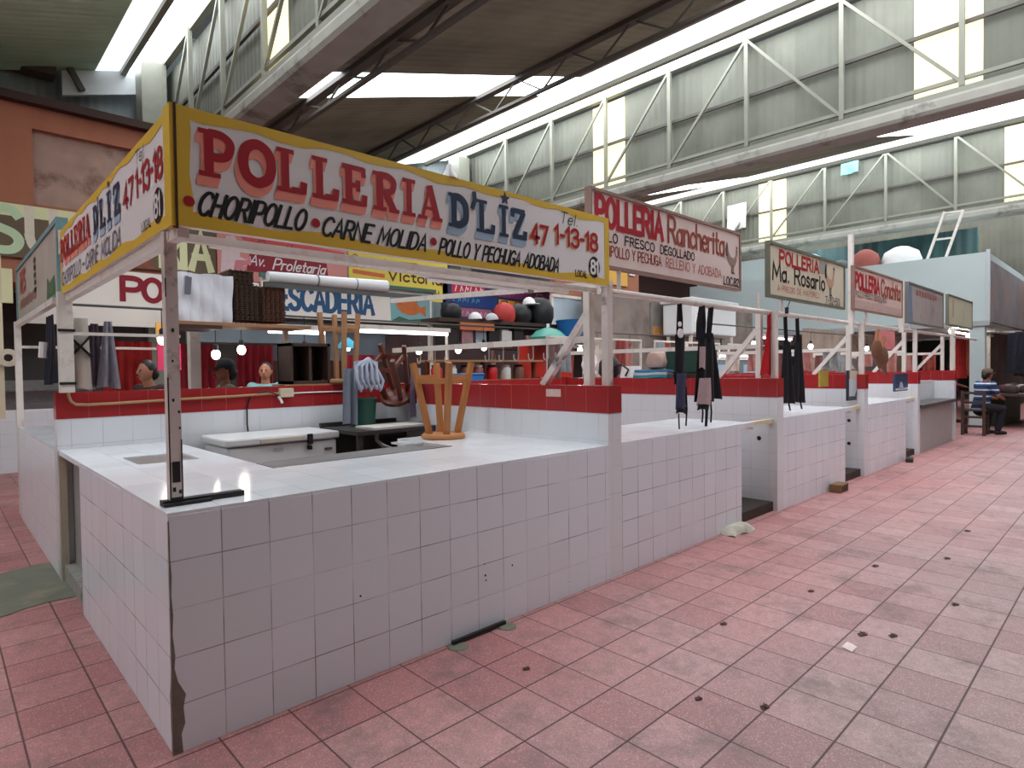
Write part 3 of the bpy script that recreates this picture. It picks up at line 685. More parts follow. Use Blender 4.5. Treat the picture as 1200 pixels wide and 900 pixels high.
# ---- counters down the aisle
STEP = M('dark_wet_step', srgb(52, 44, 38), .6, .25, 8)
CL = ['long white tiled counter under the hanging gingham aprons', 'white tiled counter under the two black aprons', 'white tiled counter just past the framed mountain poster', 'grey fronted counter with dark top near the seated man']
for i in range(4):
    x = DX[i]+.16; xe = DX[i]+2.13; far = i == 3
    t = thing('tiled_counter', CL[i], 'counter', ((x+xe)/2, .4, 0))
    if not far:
        m = MB(); m.box(x, xe, 0, .12, 0, .985); m.build('front_wall', WT, t)
        m = MB(); m.box(xe-.1, xe, .12, .85, 0, .985); m.build('end_wall', WTP, t)
        m = MB(); m.box(x, xe, .004, .85, .985, 1.005); m.box(xe, xe+.3, .004, .85, .955, 1.005); m.build('countertop', TOP, t)
        m = MB(); m.box(xe+.3, xe+.34, .03, .12, .93, .985); m.box(xe+.34, DX[i+1], .05, .1, .955, 1.0); m.build('flap_hinge_bar', M('yellowed_bar', srgb(214, 200, 170), .6), t)
    else:
        m = MB(); m.box(x, 14.3, 0, .08, 0, .8); m.box(14.3, 14.36, 0, .8, 0, .8); m.build('front_panel', M('grey_panel', srgb(170, 166, 162), .6, .1, 5), t)
        m = MB(); m.box(x-.02, 14.55, -.05, .9, .8, .86); m.build('countertop', M('dark_worktop', srgb(70, 68, 68), .35), t)
        m = MB(); m.box(x, 14.55, .35, .42, .86, 1.24); m.build('splash_panel', WTP, t)
    m = MB(); m.box((xe if not far else 14.36), DX[i+1], .05, .85, 0, .1); m.build('dark_step', STEP, t)
    m = MB(); F1 = frame((DX[i+1], 0, 0), (0, -1, 0), (-1, 0, 0))
    for b in ((.78, .45) if i else (.78,)): disc(m, F1, -.2, b, .025, .025, .003, 10)
    m.build('dark_hole', INK, t)

# ---- painted signs
def board(name_lab, o, ux, nrm, L, H, thick, mat, frm=None, fm=None):
    t = thing('stall_sign', name_lab, 'sign', V(o))
    F = frame(o, ux, nrm)
    m = MB(); m.add([F(a, b, d) for d in (-thick, 0) for b in (0, H) for a in (0, L)], [(0, 2, 3, 1), (4, 5, 7, 6), (0, 1, 5, 4), (2, 6, 7, 3), (0, 4, 6, 2), (1, 3, 7, 5)])
    m.build('board', mat, t)
    if frm:
        m = MB()
        for a0, a1, b0_, b1 in ((-.01, L+.01, H-frm, H+.01), (-.01, L+.01, -.01, frm), (-.01, frm, frm, H-frm), (L-frm, L+.01, frm, H-frm)):
            m.add([F(a, b, d) for d in (-thick-.004, .012) for b in (b0_, b1) for a in (a0, a1)], [(0, 2, 3, 1), (4, 5, 7, 6), (0, 1, 5, 4), (2, 6, 7, 3), (0, 4, 6, 2), (1, 3, 7, 5)])
        m.build('frame', fm, t)
    return t, F
def yellow_border(t, F, L, H, rb=.05):
    m = MB(); n = 26; top = []; bot = []
    for i in range(n+1):
        a = L*i/n; q = .04+.012*math.sin(i*1.7)+.008*math.sin(i*.6); top.append((a, H-q)); bot.append((a, .052+.014*math.sin(i*1.1+1)))
    for i in range(n):
        patch(m, F, [top[i], top[i+1], (top[i+1][0], H), (top[i][0], H)], .002); patch(m, F, [(bot[i][0], 0), (bot[i+1][0], 0), bot[i+1], bot[i]], .002)
    patch(m, F, [(0, 0), (.06, 0), (.075, .1), (.06, .22), (.07, .4), (.06, H), (0, H)], .0022); patch(m, F, [(L-rb, 0), (L, 0), (L, H), (L-rb, H)], .0022)
    m.build('yellow_border', YEL, t)
def big_word(t, F, x0, letters, b0_, h, mat, smat, name, tight=1.0):
    """slab capitals with a cast block shadow below left"""
    m = MB(); s = MB()
    for ch, a0, a1 in letters:
        a0 = x0+a0*tight; a1 = x0+a1*tight
        slab(m, F, ch, a0, a1, b0_, b0_+h, .0058)
        for k in range(7):
            q = k/6; slab(s, F, ch, a0-.012*q, a1-.012*q, b0_-.04*q, b0_+h-.042*q, (.0024+.00012*k), grow=.004)
    s.build(name+'_shadow', smat, t); m.build(name, mat, t)
POLL = [('P', .135, .288), ('O', .305, .458), ('L', .462, .61), ('L', .63, .772), ('E', .785, .932), ('R', .958, 1.118), ('I', 1.13, 1.225), ('A', 1.235, 1.4)]
DLIZ = [('D', 1.437, 1.592), ('L', 1.64, 1.795), ('I', 1.822, 1.91), ('Z', 1.925, 2.066)]
x0s = .045
t, F = board('long yellow bordered white sign on the front of the corner stall', (x0s, -.03, 2.172), (1, 0, 0), (0, -1, 0), 2.87, .49, .04, SWHITE)
yellow_border(t, F, 2.87, .49)
big_word(t, F, -x0s, POLL, .222, .195, RED, PINK, 'red_heading')
big_word(t, F, -x0s, DLIZ, .21, .19, NAVY, PBLUE, 'blue_heading')
m = MB(); ribbon(m, F, [(1.585, .425), (1.59, .39), (1.572, .345)], .03, .0066); m.build('apostrophe', NAVY, t)
m = MB(); patch(m, F, [(1.832+(.045 if k % 2 == 0 else .018)*math.sin(PI*k/5), .442+(.045 if k % 2 == 0 else .018)*math.cos(PI*k/5)) for k in range(10)], .006); m.build('star', NAVY, t)
m = MB(); text(m, F, '47', 2.06, .212, .112, .15, .2, depth=.0056); text(m, F, '1-13-18', 2.285, .235, .115, .445, .19, depth=.0056); m.build('phone_number', RED, t)
m = MB(); text(m, F, '47', 2.05, .204, .112, .15, .22, depth=.003); text(m, F, '1-13-18', 2.275, .227, .115, .445, .21, depth=.003); m.build('phone_number_shadow', M('sign_peach', srgb(236, 176, 128), .5), t)
m = MB(); text(m, F, 'Tel.', 2.335, .378, .075, .18, .09, .25); m.build('small_lettering', INK, t)
for s_, a_, b_, h_, w__, k_, sl_ in (('LOCAL', 2.492, .035, .043, .12, .17, 0), ('CHORIPOLLO', .085, .058, .095, .455, .155, .32), ('CARNE MOLIDA', .632, .05, .088, .60, .155, .32), ('POLLO Y PECHUGA ADOBADA', 1.325, .046, .086, .985, .155, .3)):
    text(MB(), F, s_, a_, b_, h_, w__, k_, sl_).build('brush_lettering', INK, t)
for a, b in ((.055, .105), (.605, .102), (1.29, .108)):
    m = MB(); disc(m, F, a, b, .022, .022, .0045); m.build('red_dot', RED, t)
m = MB(); disc(m, F, 2.697, .118, .062, .075, .004); m.build('number_disc', INK, t)
m = MB(); text(m, F, '81', 2.657, .072, .09, .08, .22, depth=.006); m.build('stall_number', SWHITE, t)
# its side face
t, F = board('yellow bordered white sign on the left side of the corner stall', (.05, 2.95, 2.185), (0, -1, 0), (-1, 0, 0), 2.96, .475, .035, SWHITE)
yellow_border(t, F, 2.96, .475, .11)
def yl(y): return 2.95-y
big_word(t, F, .02, [(c, (a-.135)*.93+.01, (b-.135)*.93+.01) for c, a, b in POLL], .235, .16, RED, PINK, 'red_heading')
big_word(t, F, 0, [('D', 1.31, 1.45), ('L', 1.5, 1.65), ('I', 1.70, 1.82), ('Z', 1.87, 2.03)], .225, .165, NAVY, PBLUE, 'blue_heading')
m = MB(); ribbon(m, F, [(1.472, .41), (1.477, .38), (1.462, .34)], .028, .0066); patch(m, F, [(1.76+(.03 if k % 2 == 0 else .012)*math.sin(PI*k/5), .43+(.03 if k % 2 == 0 else .012)*math.cos(PI*k/5)) for k in range(10)], .006); m.build('star', NAVY, t)
m = MB(); text(m, F, '47', 2.1, .225, .115, .2, .2); text(m, F, '1-13-18', 2.36, .23, .12, .45, .19); m.build('phone_number', RED, t)
text(MB(), F, 'Tel', 2.36, .38, .06, .15, .1, .2).build('small_lettering', INK, t); text(MB(), F, 'LOCAL', 2.45, .05, .04, .16, .17).build('small_lettering', INK, t)
for s_, a_, w__ in (('CHORIPOLLO', .05, .78), ('-', .9, .06), ('CARNE', 1.02, .38), ('MOLIDA', 1.5, .5)): text(MB(), F, s_, a_, .06, .09, w__, .16, .3).build('brush_lettering', M('faded_ink', srgb(98, 92, 104), .5), t)
m = MB(); disc(m, F, 2.735, .115, .075, .078, .004); m.build('number_disc', INK, t)
m = MB(); text(m, F, '81', 2.69, .07, .09, .09, .2, depth=.006); m.build('stall_number', SWHITE, t)
m = MB(); m.box(.034, .056, -.034, .06, 2.172, 2.662); m.build('corner_cap', YEL, t)
m = MB(); m.box(.049, .058, -.0385, -.034, 2.16, 2.665); m.build('corner_gap', M('gap_brown', srgb(70, 44, 22), .8), t)

# frame of white tubes that carries it
t = thing('support_post', 'peeling white steel post on the front corner counter with black foot bar', 'post', (.075, .175, 1.0))
MB().box(.05, .1, .15, .2, 1.0, 2.18).build('post', WPW, t)
m = MB(); m.bar((-.0+.02, .175, 1.012), (.36, .175, 1.012), .05, .024); m.bar((.02, .14, 1.008), (.21, .14, 1.008), .03, .014); m.build('foot_bar', BLK, t)
for x, z, w_, h_ in ((.06, 1.10, .03, .09), (.049, 1.0, .0515, .035), (.066, 1.45, .008, .013), (.088, 1.40, .007, .011), (.09, 1.33, .006, .01), (.068, 1.62, .007, .011), (.07, 1.75, .01, .016), (.06, 1.06, .012, .019), (.084, 1.05, .01, .016), (.049, 1.035, .005, .52), (.0965, 1.035, .004, .25), (.049, 1.9, .004, .08)):
    MB().box(x, x+w_, .147, .151, z, z+h_).build('paint_chip', BLK, t)
t = thing('sign_scaffold', 'white tube frame holding up the corner stall signs', 'scaffold', (1.5, 1.5, 2.12))
for nm, a, b in (('front_tube', (.06, .14, 2.16), (2.98, .14, 2.16)), ('middle_tube', (.3, .36, 2.19), (2.9, .36, 2.17)), ('side_tube', (.085, .0, 2.155), (.085, 3.0, 2.155)), ('side_tube', (2.98, .0, 2.2), (2.98, 2.96, 2.34))):
    MB().bar(a, b, .034 if a[1] > .01 else .045).build(nm, WP, t)
MB().bar((.06, 2.92, 1.44), (.06, 2.92, 2.2), .09).build('rear_post', WP, t)
MB().bar((.06, 3.0, 2.5), (.06, 3.0, 2.68), .03).build('bracket', WP, t)
for k in range(2):
    MB().box(.01, .115, 2.865, 2.885, (1.9, 1.5)[k], (1.92, 1.52)[k]).build('black_clip', BLK, t)
t = thing('tube_lamp', 'bare pale lamp batten under the front sign of the corner stall', 'lamp', (2.3, .6, 2.2))
MB().box(1.7, 2.75, .58, .63, 2.2, 2.24).build('batten', WP, t)
MB().tube([(1.75, .6, 2.185), (2.7, .6, 2.185)], .013, 8).build('tube', SWHITE, t)
MB().box(2.70, 2.75, .575, .635, 2.17, 2.21).build('socket', M('socket_grey', srgb(120, 112, 108), .5), t)

# ---- inside the corner stall
FRZ = M('freezer_white', srgb(222, 222, 222), .3, .03, 4)
t = thing('chest_freezer', 'white chest freezer with black lid latch behind the counter', 'freezer', (1.5, 2.65, 0))
MB().box(1.02, 1.98, 2.36, 2.93, .04, .96).build('cabinet', FRZ, t, bevel=.02)
MB().box(1.0, 2.0, 2.34, 2.95, .97, 1.035).build('lid', FRZ, t, bevel=.015)
MB().box(1.28, 1.66, 2.325, 2.345, .985, 1.015).build('handle', M('freezer_strip', srgb(206, 196, 180), .4), t)
m = MB(); m.box(1.69, 1.735, 2.315, 2.345, .94, 1.03); m.box(1.695, 1.73, 2.32, 2.365, .89, .93); m.build('latch', BLK, t, bevel=.006)
MB().box(1.40, 1.48, 2.352, 2.362, .905, .93).build('lock_plate', M('lock_grey', srgb(190, 186, 184), .4), t)
MB().box(1.86, 1.93, 2.352, 2.362, .87, .89).build('badge', M('badge_grey', srgb(92, 92, 96), .4), t)
m = MB()
for x in (1.08, 1.92):
    for y in (2.42, 2.88): m.box(x-.03, x+.03, y-.03, y+.03, 0, .04)
m.build('feet', BLK, t)
HOSE = M('beige_conduit', srgb(172, 134, 96), .6, .1, 9)
m = MB(); m.tube([(.075, 2.985, 1.46), (.078, 2.98, 1.41), (.09, 2.975, 1.37), (.12, 2.975, 1.345), (.2, 2.975, 1.338), (.5, 2.975, 1.345), (.8, 2.975, 1.352), (1.3, 2.975, 1.362), (1.6, 2.975, 1.372), (1.72, 2.975, 1.375)], .011, 8)
o = m.build('cable', HOSE); tag(o, 'beige conduit running along the red band behind the freezer', 'cable')
m = MB(); m.box(1.715, 1.845, 2.94, 2.997, 1.335, 1.42)
o = m.build('outlet_box', M('outlet_cream', srgb(206, 190, 166), .5), bevel=.006); tag(o, 'small cream outlet box on the red band above the freezer', 'outlet')
m = MB(); m.tube([(1.70, 2.96, 1.345), (1.72, 2.95, 1.31), (1.73, 2.95, 1.28)], .012, 8); m.build('plug', SWHITE, o)
m = MB(); m.tube([(1.84, 2.985, 1.37), (2.1, 2.985, 1.372), (2.4, 2.985, 1.37)], .007, 6)
tag(m.build('cable', SWHITE), 'thin pale cable leaving the outlet box to the right', 'cable')
m = MB(); m.tube([(1.68, 2.96, 1.37), (1.58, 2.97, 1.40), (1.45, 2.98, 1.36), (1.415, 2.985, 1.25), (1.412, 2.98, 1.1), (1.415, 2.97, 1.03)], .007, 6)
tag(m.build('cable', BLK), 'black power cord dropping from the outlet to the freezer', 'cable')
# dark sink table
DARK = M('dark_steel_table', srgb(58, 56, 56), .5, .2, 6)
t = thing('sink_table', 'dark metal table with a pale board right of the freezer', 'table', (2.5, 2.45, 0))
m = MB(); m.box(2.06, 2.92, 2.12, 2.85, .995, 1.03); m.build('table_top', DARK, t)
m = MB(); m.box(2.06, 2.92, 2.83, 2.87, 1.03, 1.07); m.build('raised_edge', DARK, t)
for x in (2.1, 2.88):
    for y in (2.16, 2.8): MB().bar((x, y, 0), (x, y, 1.0), .045).build('leg', DARK, t)
MB().box(2.08, 2.90, 2.6, 2.64, .2, .98).build('back_panel', M('dark_panel', srgb(52, 50, 48), .7), t)
m = MB(); m.tube([(2.30, 2.2, .99), (2.30, 2.2, .93), (2.34, 2.16, .88), (2.42, 2.12, .84)], .02, 8); m.build('drain_pipe', GREYMET, t)
tag(MB().box(2.25, 2.83, 2.16, 2.5, 1.03, 1.05).build('cutting_board', M('pale_board', srgb(206, 200, 192), .6)), 'pale cutting board lying on the dark metal table', 'board')
m = MB(); m.lathe((2.40, 2.62, 1.032), [(.09, 0), (.115, .0), (.135, .24), (.145, .25), (.145, .275), (.125, .275), (.105, .02)], 20)
o = m.build('bucket', M('dark_green_plastic', srgb(18, 72, 62), .4), smooth=True); tag(o, 'dark green plastic bucket on the metal table', 'bucket')
m = MB(); m.tube([(2.40+.145*math.cos(q), 2.62+.02, 1.29+.08*math.sin(q)) for q in [PI*k/10 for k in range(11)]], .005, 6); m.build('bucket_handle', BLK, o)

def stool_mesh(t, mat, c, R, seat_r=.17, H=.62, rs=.12, rt_=.2, th=.03, seat_mat=None):
    """round stool; c = centre of the seat's underside face in its own frame, legs along +z of R"""
    c = V(c)
    P = lambda x, y, z: c + R @ V((x, y, z))
    m = MB(); m.lathe(c, [(seat_r*.96, 0), (seat_r, .008), (seat_r, .03), (seat_r*.94, .042)], 26, R); m.build('seat', seat_mat or mat, t, smooth=True)
    for k in range(4):
        q = PI/4+k*PI/2
        MB().bar(P(rs*math.cos(q), rs*math.sin(q), .04), P(rt_*math.cos(q), rt_*math.sin(q), H), .042).build('leg', mat, t)
    f = .76; rr = (rs+(rt_-rs)*f)
    for k in range(4):
        q, q2 = PI/4+k*PI/2, PI/4+(k+1)*PI/2
        MB().bar(P(rr*math.cos(q), rr*math.sin(q), H*f+(.0 if k % 2 else .03)), P(rr*math.cos(q2), rr*math.sin(q2), H*f+(.0 if k % 2 else .03)), .024, .042).build('stretcher', mat, t)
t = thing('wooden_stool', 'honey coloured wooden stool standing upside down on the counter', 'stool', (2.44, 1.36, 1.0))
stool_mesh(t, WOOD, (2.44, 1.36, 1.0), Matrix.Rotation(.35, 3, 'Z'), .185, .635, .12, .25)
# wooden stools piled on the rear wall
t = thing('wooden_stool', 'pale wooden stool upside down on top of the red banded rear wall', 'stool', (2.36, 3.05, 1.44))
stool_mesh(t, WOOD2, (2.42, 3.1, 1.456), Matrix.Rotation(.55, 3, 'Z'), .2, .73, .15, .2)
t = thing('wooden_crate', 'dark brown wooden box lying on the rear wall beside the upturned stool', 'crate', (1.9, 3.2, 1.44))
m = MB(); x0, x1, y0, y1, z0, z1 = 1.84, 2.26, 3.0, 3.3, 1.457, 1.86
m.box(x0, x1, y0, y1, z0, z0+.03).box(x0, x1, y0, y1, z1-.03, z1).box(x0, x0+.03, y0, y1, z0, z1).box(x1-.03, x1, y0, y1, z0, z1).box(x0, x1, y1-.02, y1, z0, z1)
m.build('box', WOOD4, t)
MB().box(x0+.2, x0+.23, y0+.02, y1, z0, z1).build('divider_board', WOOD4, t)
tag(MB().box(1.78, 2.6, 3.0, 3.3, 1.44, 1.455).build('plank', WOOD2), 'pale plank lying flat on the rear wall under the stool', 'plank')
t = thing('wooden_stool', 'dark red wooden stool tilted among the hanging cloths', 'stool', (2.76, 2.72, 1.3))
Rt = Matrix.Rotation(-.5, 3, 'Y') @ Matrix.Rotation(.35, 3, 'X') @ Matrix.Rotation(.4, 3, 'Z')
stool_mesh(t, WOOD3, (2.85, 2.68, 1.30), Rt, .18, .56, .12, .19)

# hanging cloths
def cloth(name, c, w_, ztop, zbot, mat, lab=None, cat='cloth', ax=(1, 0, 0), wt=None, amp=.02, folds=3, thick=.006, parent=None, group=None, sway=0.0, ph=0.0, prof=None):
    """a hanging sheet: width changes from wt at the top to w_ at the hem, with soft folds"""
    ax = V(ax); nr = V((-ax.y, ax.x, 0)); c = V((c[0], c[1], 0)); wt = wt if wt is not None else w_
    def fn(u, v):
        ww = prof(v) if prof else wt + (w_-wt)*v
        z = ztop + (zbot-ztop)*v
        return c + ax*((u-.5)*ww + sway*v) + nr*(amp*(.35+.65*v)*math.sin(u*folds*2*PI+ph+v*1.3)) + V((0, 0, z + .01*math.sin(u*5+ph)*v))
    m = MB(); m.grid(fn, 16, 14, thick)
    o = m.build(name, mat, parent, smooth=True)
    if lab: tag(o, lab, cat, group)
    return o
GREYC = M('grey_blue_cloth', srgb(128, 136, 150), .9, .18, 14)
cloth('apron', (2.03, 2.18), .14, 1.6, 1.1, GREYC, 'grey apron hanging at the left end of the metal table', 'apron', amp=.03, folds=2)
m = MB()
for k in range(5):
    a = 2.06+.05*k; m.tube([(2.2, 2.15, 1.69), (a, 2.12, 1.62), (a-.01, 2.1, 1.5), (a+.03, 2.1, 1.40+.02*(k % 2)), (a+.07, 2.12, 1.48), (2.26, 2.15, 1.63)], .016, 8)
m.grid(lambda u, v: (2.06+.25*u, 2.17+.02*math.sin(u*14), 1.68-.26*v-.04*abs(u-.5)), 10, 8, .01)
tag(m.build('apron', M('pale_blue_strap', srgb(176, 182, 200), .9, .15, 12), smooth=True), 'pale blue apron bundle with looped straps above the green bucket', 'apron')
cloth('cloth', (2.93-.02, 2.5), .11, 1.62, 1.1, M('mauve_cloth', srgb(112, 102, 124), .9, .3, 9), 'mauve cloth hanging left of the upturned honey stool', amp=.03, folds=2, ax=(.6, .8, 0))
cloth('cloth', (2.93-.06, 2.32), .1, 1.6, 1.06, M('grey_white_cloth', srgb(166, 164, 168), .9, .2, 9), 'grey white cloth hanging behind the upturned honey stool', amp=.03, folds=2, ax=(.6, .8, 0))

# bag of foam trays, egg trays and rolled plastic on the shelf
t = thing('wall_shelf', 'rough wooden shelf plank carrying the white pack and egg trays', 'shelf', (1.5, 3.45, 2.0))
MB().box(.93, 2.18, 3.25, 3.75, 2.02, 2.05).build('plank', WOOD2, t)
MB().box(.95, 1.3, 3.24, 3.74, 1.985, 2.02).build('batten', WOOD4, t)
for x in (1.0, 2.1): MB().bar((x, 3.7, 1.44), (x, 3.7, 2.02), .05).build('upright', WP, t)
t = thing('post', 'square white post standing behind the rear wall near the bulbs', 'post', (1.27, 4.0, 0))
MB().box(1.22, 1.32, 3.95, 4.05, 0, 2.3).build('shaft', WP, t); MB().box(1.2, 1.34, 3.93, 4.07, 0, .02).build('base_plate', WP, t)
m = MB()
def bagf(u, v):
    x = .94+.47*u+.02*v*(1 if u > .5 else 0); b = .018*abs(math.sin(u*5*PI))
    return (x, 3.3-b-.01*math.sin(v*9+u*7), 2.05+.445*v+.006*math.sin(u*13))
m.grid(bagf, 40, 16, 0.0)
m.box(.94, 1.41, 3.3, 3.62, 2.05, 2.49)
o = m.build('foam_tray_pack', M('white_foam_pack', srgb(226, 228, 236), .35, .06, 12), smooth=False); tag(o, 'big plastic wrapped pack of white foam trays on the shelf', 'pack')
m = MB(); Fb = frame((.94, 3.27, 2.05), (1, 0, 0), (0, -1, 0)); patch(m, Fb, [(.05, .24), (.1, .24), (.115, .4), (.06, .41)], .006); m.build('grey_print', M('grey_print', srgb(110, 110, 122), .5), o)
EGGM = M('brown_egg_tray', srgb(92, 72, 62), .95, .2, 30)
def tray():
    m = MB()
    m.grid(lambda u, v: (u*.235, v*.3, .018*(math.sin(u*5*2*PI-PI/2))*(math.sin(v*6*2*PI-PI/2)*.5+.5)+.02), 25, 24, .004)
    return m
tr = tray().build('egg_tray', EGGM, None); tag(tr, 'brown moulded egg tray in the tall stack beside the white pack', 'egg tray', 'egg trays in the tall stack')
tr.location = (1.565, 3.45, 2.05+.019)
for k in range(1, 25):
    c = dup(tr, (.003*math.sin(k*2.2)+(-.06 if k > 17 else 0), .004*math.cos(k*3), .0195*k))
EGGM2 = M('reddish_egg_tray', srgb(112, 80, 66), .95, .2, 30)
tr2 = tray().build('egg_tray', EGGM2, None); tag(tr2, 'reddish brown egg tray in the lower stack on the shelf', 'egg tray', 'egg trays in the lower stack')
tr2.location = (1.82, 3.45, 2.05+.019)
for k in range(1, 18): dup(tr2, (.003*math.sin(k*1.7), .004*math.cos(k*2), .0195*k))
t = thing('plastic_roll', 'long roll of white plastic lying on the frame above the shelf', 'roll', (2.45, 3.3, 2.46))
m = MB(); m.tube([(1.76, 3.3, 2.53), (2.1, 3.3, 2.535), (2.45, 3.3, 2.535), (2.8, 3.3, 2.54), (3.12, 3.3, 2.545)], [.052, .056, .06, .066, .07], 18); m.build('roll', M('milky_plastic', srgb(218, 220, 222), .25, .05, 6), t, smooth=True)
for x in (2.27, 2.72): MB().tube([(x, 3.3, 2.537), (x+.012, 3.3, 2.537)], .067, 18).build('strap', GREYMET, t)
tag(MB().bar((1.72, 3.3, 2.45), (3.6, 3.3, 2.455), .05).build('tube', M('dark_tube', srgb(86, 88, 86), .5)), 'dark tube under the long white plastic roll', 'tube')
# ================================================================== STALLS DOWN THE AISLE
PALEP = M('pale_pink_board', srgb(226, 206, 200), .45, .07, 3, dirt=srgb(212, 170, 160), dirt_amt=.4)
CREAMB = M('cream_board', srgb(206, 196, 174), .5, .08, 3, dirt=srgb(176, 160, 134), dirt_amt=.5)
PINKB = M('faded_pink_board', srgb(212, 182, 172), .5, .12, 3, dirt=srgb(180, 140, 130), dirt_amt=.5)
FRD = M('dark_olive_frame', srgb(104, 104, 88), .5, .15)
BRRED = M('brown_red_paint', srgb(150, 66, 52), .5, .12, 6)
FADED = M('faded_red_paint', srgb(196, 128, 116), .5, .15, 6)
GREYI = M('grey_ink', srgb(120, 114, 110), .5, .1)
def hen(t, F, a, b, s, body, tail, name='painted_hen'):
    m = MB()
    patch(m, F, [(a+s*x, b+s*y) for x, y in ((.0, .55), (.08, .75), (.12, 1.0), (.2, .72), (.35, .55), (.6, .5), (.74, .62), (.78, .85), (.9, .9), (.95, .78), (.88, .6), (.84, .4), (.7, .22), (.5, .16), (.3, .22), (.12, .38))], .003)
    m.build(name, body, t)
    m = MB(); patch(m, F, [(a+s*x, b+s*y) for x, y in ((-.02, .55), (-.06, .8), (.04, 1.08), (.12, 1.0), (.1, .72), (.16, .5))], .0036)
    for q in (.45, .58): ribbon(m, F, [(a+s*q, b+s*.2), (a+s*(q-.02), b-s*.05), (a+s*(q+.08), b-s*.08)], s*.05, .0034)
    patch(m, F, [(a+s*x, b+s*y) for x, y in ((.8, .9), (.82, 1.02), (.88, .95), (.92, 1.0), (.92, .88))], .0037)
    m.build(name+'_feathers', tail, t)
# second sign
t, F = board('pale pink sign with red and brown lettering and a painted hen', (2.78, .03, 2.325), (1, 0, 0), (0, -1, 0), 2.32, .55, .04, PALEP, .012, M('rusty_edge', srgb(150, 120, 110), .6, .2))
text(MB(), F, 'POLLERIA', .07, .305, .2, .87, .22, gap=.2).build('red_heading', RED, t)
text(MB(), F, 'Rancherita', 1.03, .30, .21, .97, .14, gap=.13).build('brown_heading', BRRED, t)
for s_, a_, w__ in (('POLLO', .02, .3), ('FRESCO', .42, .4), ('DEGOLLADO', .91, .54)): text(MB(), F, s_, a_, .19, .066, w__, .17, gap=.2).build('black_lettering', INK, t)
text(MB(), F, 'CHORIPOLLO Y PECHUGA', .02, .085, .075, .9, .14, gap=.2).build('faded_lettering', BRRED, t)
text(MB(), F, 'RELLENO Y ADOBADA', .99, .085, .075, .95, .14, gap=.2).build('faded_lettering', FADED, t)
text(MB(), F, 'LOC.82', 1.99, .03, .075, .3, .18).build('stall_number', INK, t)
hen(t, F, 2.04, .17, .25, M('hen_grey', srgb(150, 128, 116), .6, .3, 20), M('hen_brown', srgb(96, 70, 60), .6, .2))
# third sign
t, F = board('cream sign with red and large black lettering in a dark frame', (5.69, .0, 2.31), (1, 0, 0), (0, -1, 0), 2.3, .57, .03, CREAMB, .02, FRD)
text(MB(), F, 'POLLERIA', .28, .375, .135, 1.12, .24, gap=.2).build('red_heading', RED, t)
text(MB(), F, 'Ma. Rosario', .1, .185, .18, 1.5, .17, gap=.16).build('black_heading', INK, t)
text(MB(), F, 'A PRECIO DE MAYOREO', .22, .075, .06, 1.2, .15, gap=.2).build('faded_lettering', FADED, t)
text(MB(), F, '7-32-50', 1.62, .03, .085, .5, .2).build('phone_number', GREYI, t)
hen(t, F, 1.62, .16, .34, M('hen_cream', srgb(190, 150, 128), .6, .2, 20), INK)
m = MB(); patch(m, F, [(1.4, .38), (1.62, .38), (1.7, .53), (1.42, .54)], .003); m.build('grey_smudge', M('grey_smudge', srgb(150, 146, 138), .7, .2), t)
# fourth
t, F = board('faded pink sign with red and brown lettering, fourth along the aisle', (8.36, .0, 2.335), (1, 0, 0), (0, -1, 0), 2.34, .58, .03, PINKB, .015, M('thin_brown_edge', srgb(140, 110, 98), .6, .2))
text(MB(), F, 'POLLERIA', .06, .29, .2, 1.08, .26, gap=.2).build('red_heading', RED, t)
text(MB(), F, 'Conchita', 1.22, .27, .24, 1.02, .18, gap=.14).build('brown_heading', BRRED, t)
text(MB(), F, 'POLLO FRESCO DEGOLLADO', .08, .175, .075, 1.4, .18).build('grey_lettering', GREYI, t)
m = MB(); patch(m, F, [(.03, .03), (2.3, .03), (2.3, .13), (.03, .13)], .002); m.build('faded_strip', M('faded_strip', srgb(188, 160, 152), .6, .2, 9), t)
# fifth and sixth
t, F = board('grey faded sign with a reddish header and blue edge', (11.06, .0, 2.27), (1, 0, 0), (0, -1, 0), 2.5, .67, .04, M('grey_board_faded', srgb(160, 150, 146), .6, .2, 2.2, dirt=srgb(120, 110, 108)), .02, M('grey_frame', srgb(110, 110, 108), .5))
m = MB()
for i in range(8): patch(m, F, [(.5+.19*i, .49+.02*math.sin(i*2)), (.64+.19*i, .49), (.64+.19*i, .58), (.5+.19*i, .585)], .003)
m.build('faded_heading', M('faded_header', srgb(150, 92, 84), .6, .2), t)
m = MB(); patch(m, F, [(.02, .02), (.3, .02), (.22, .65), (.02, .65)], .002); m.build('blue_edge', M('faded_blue', srgb(110, 122, 150), .6, .2), t)
t, F = board('pale greenish cream sign, last one before the white upper room', (14.0, .0, 2.36), (1, 0, 0), (0, -1, 0), 2.38, .6, .04, M('greenish_board', srgb(188, 186, 160), .6, .12, 2.5, dirt=srgb(166, 164, 140)), .015, FRD)
m = MB(); patch(m, F, [(.35, .18), (.55, .16), (.52, .52), (.38, .54)], .002); m.build('pink_smudge', M('pink_smudge', srgb(184, 150, 136), .6, .2), t)

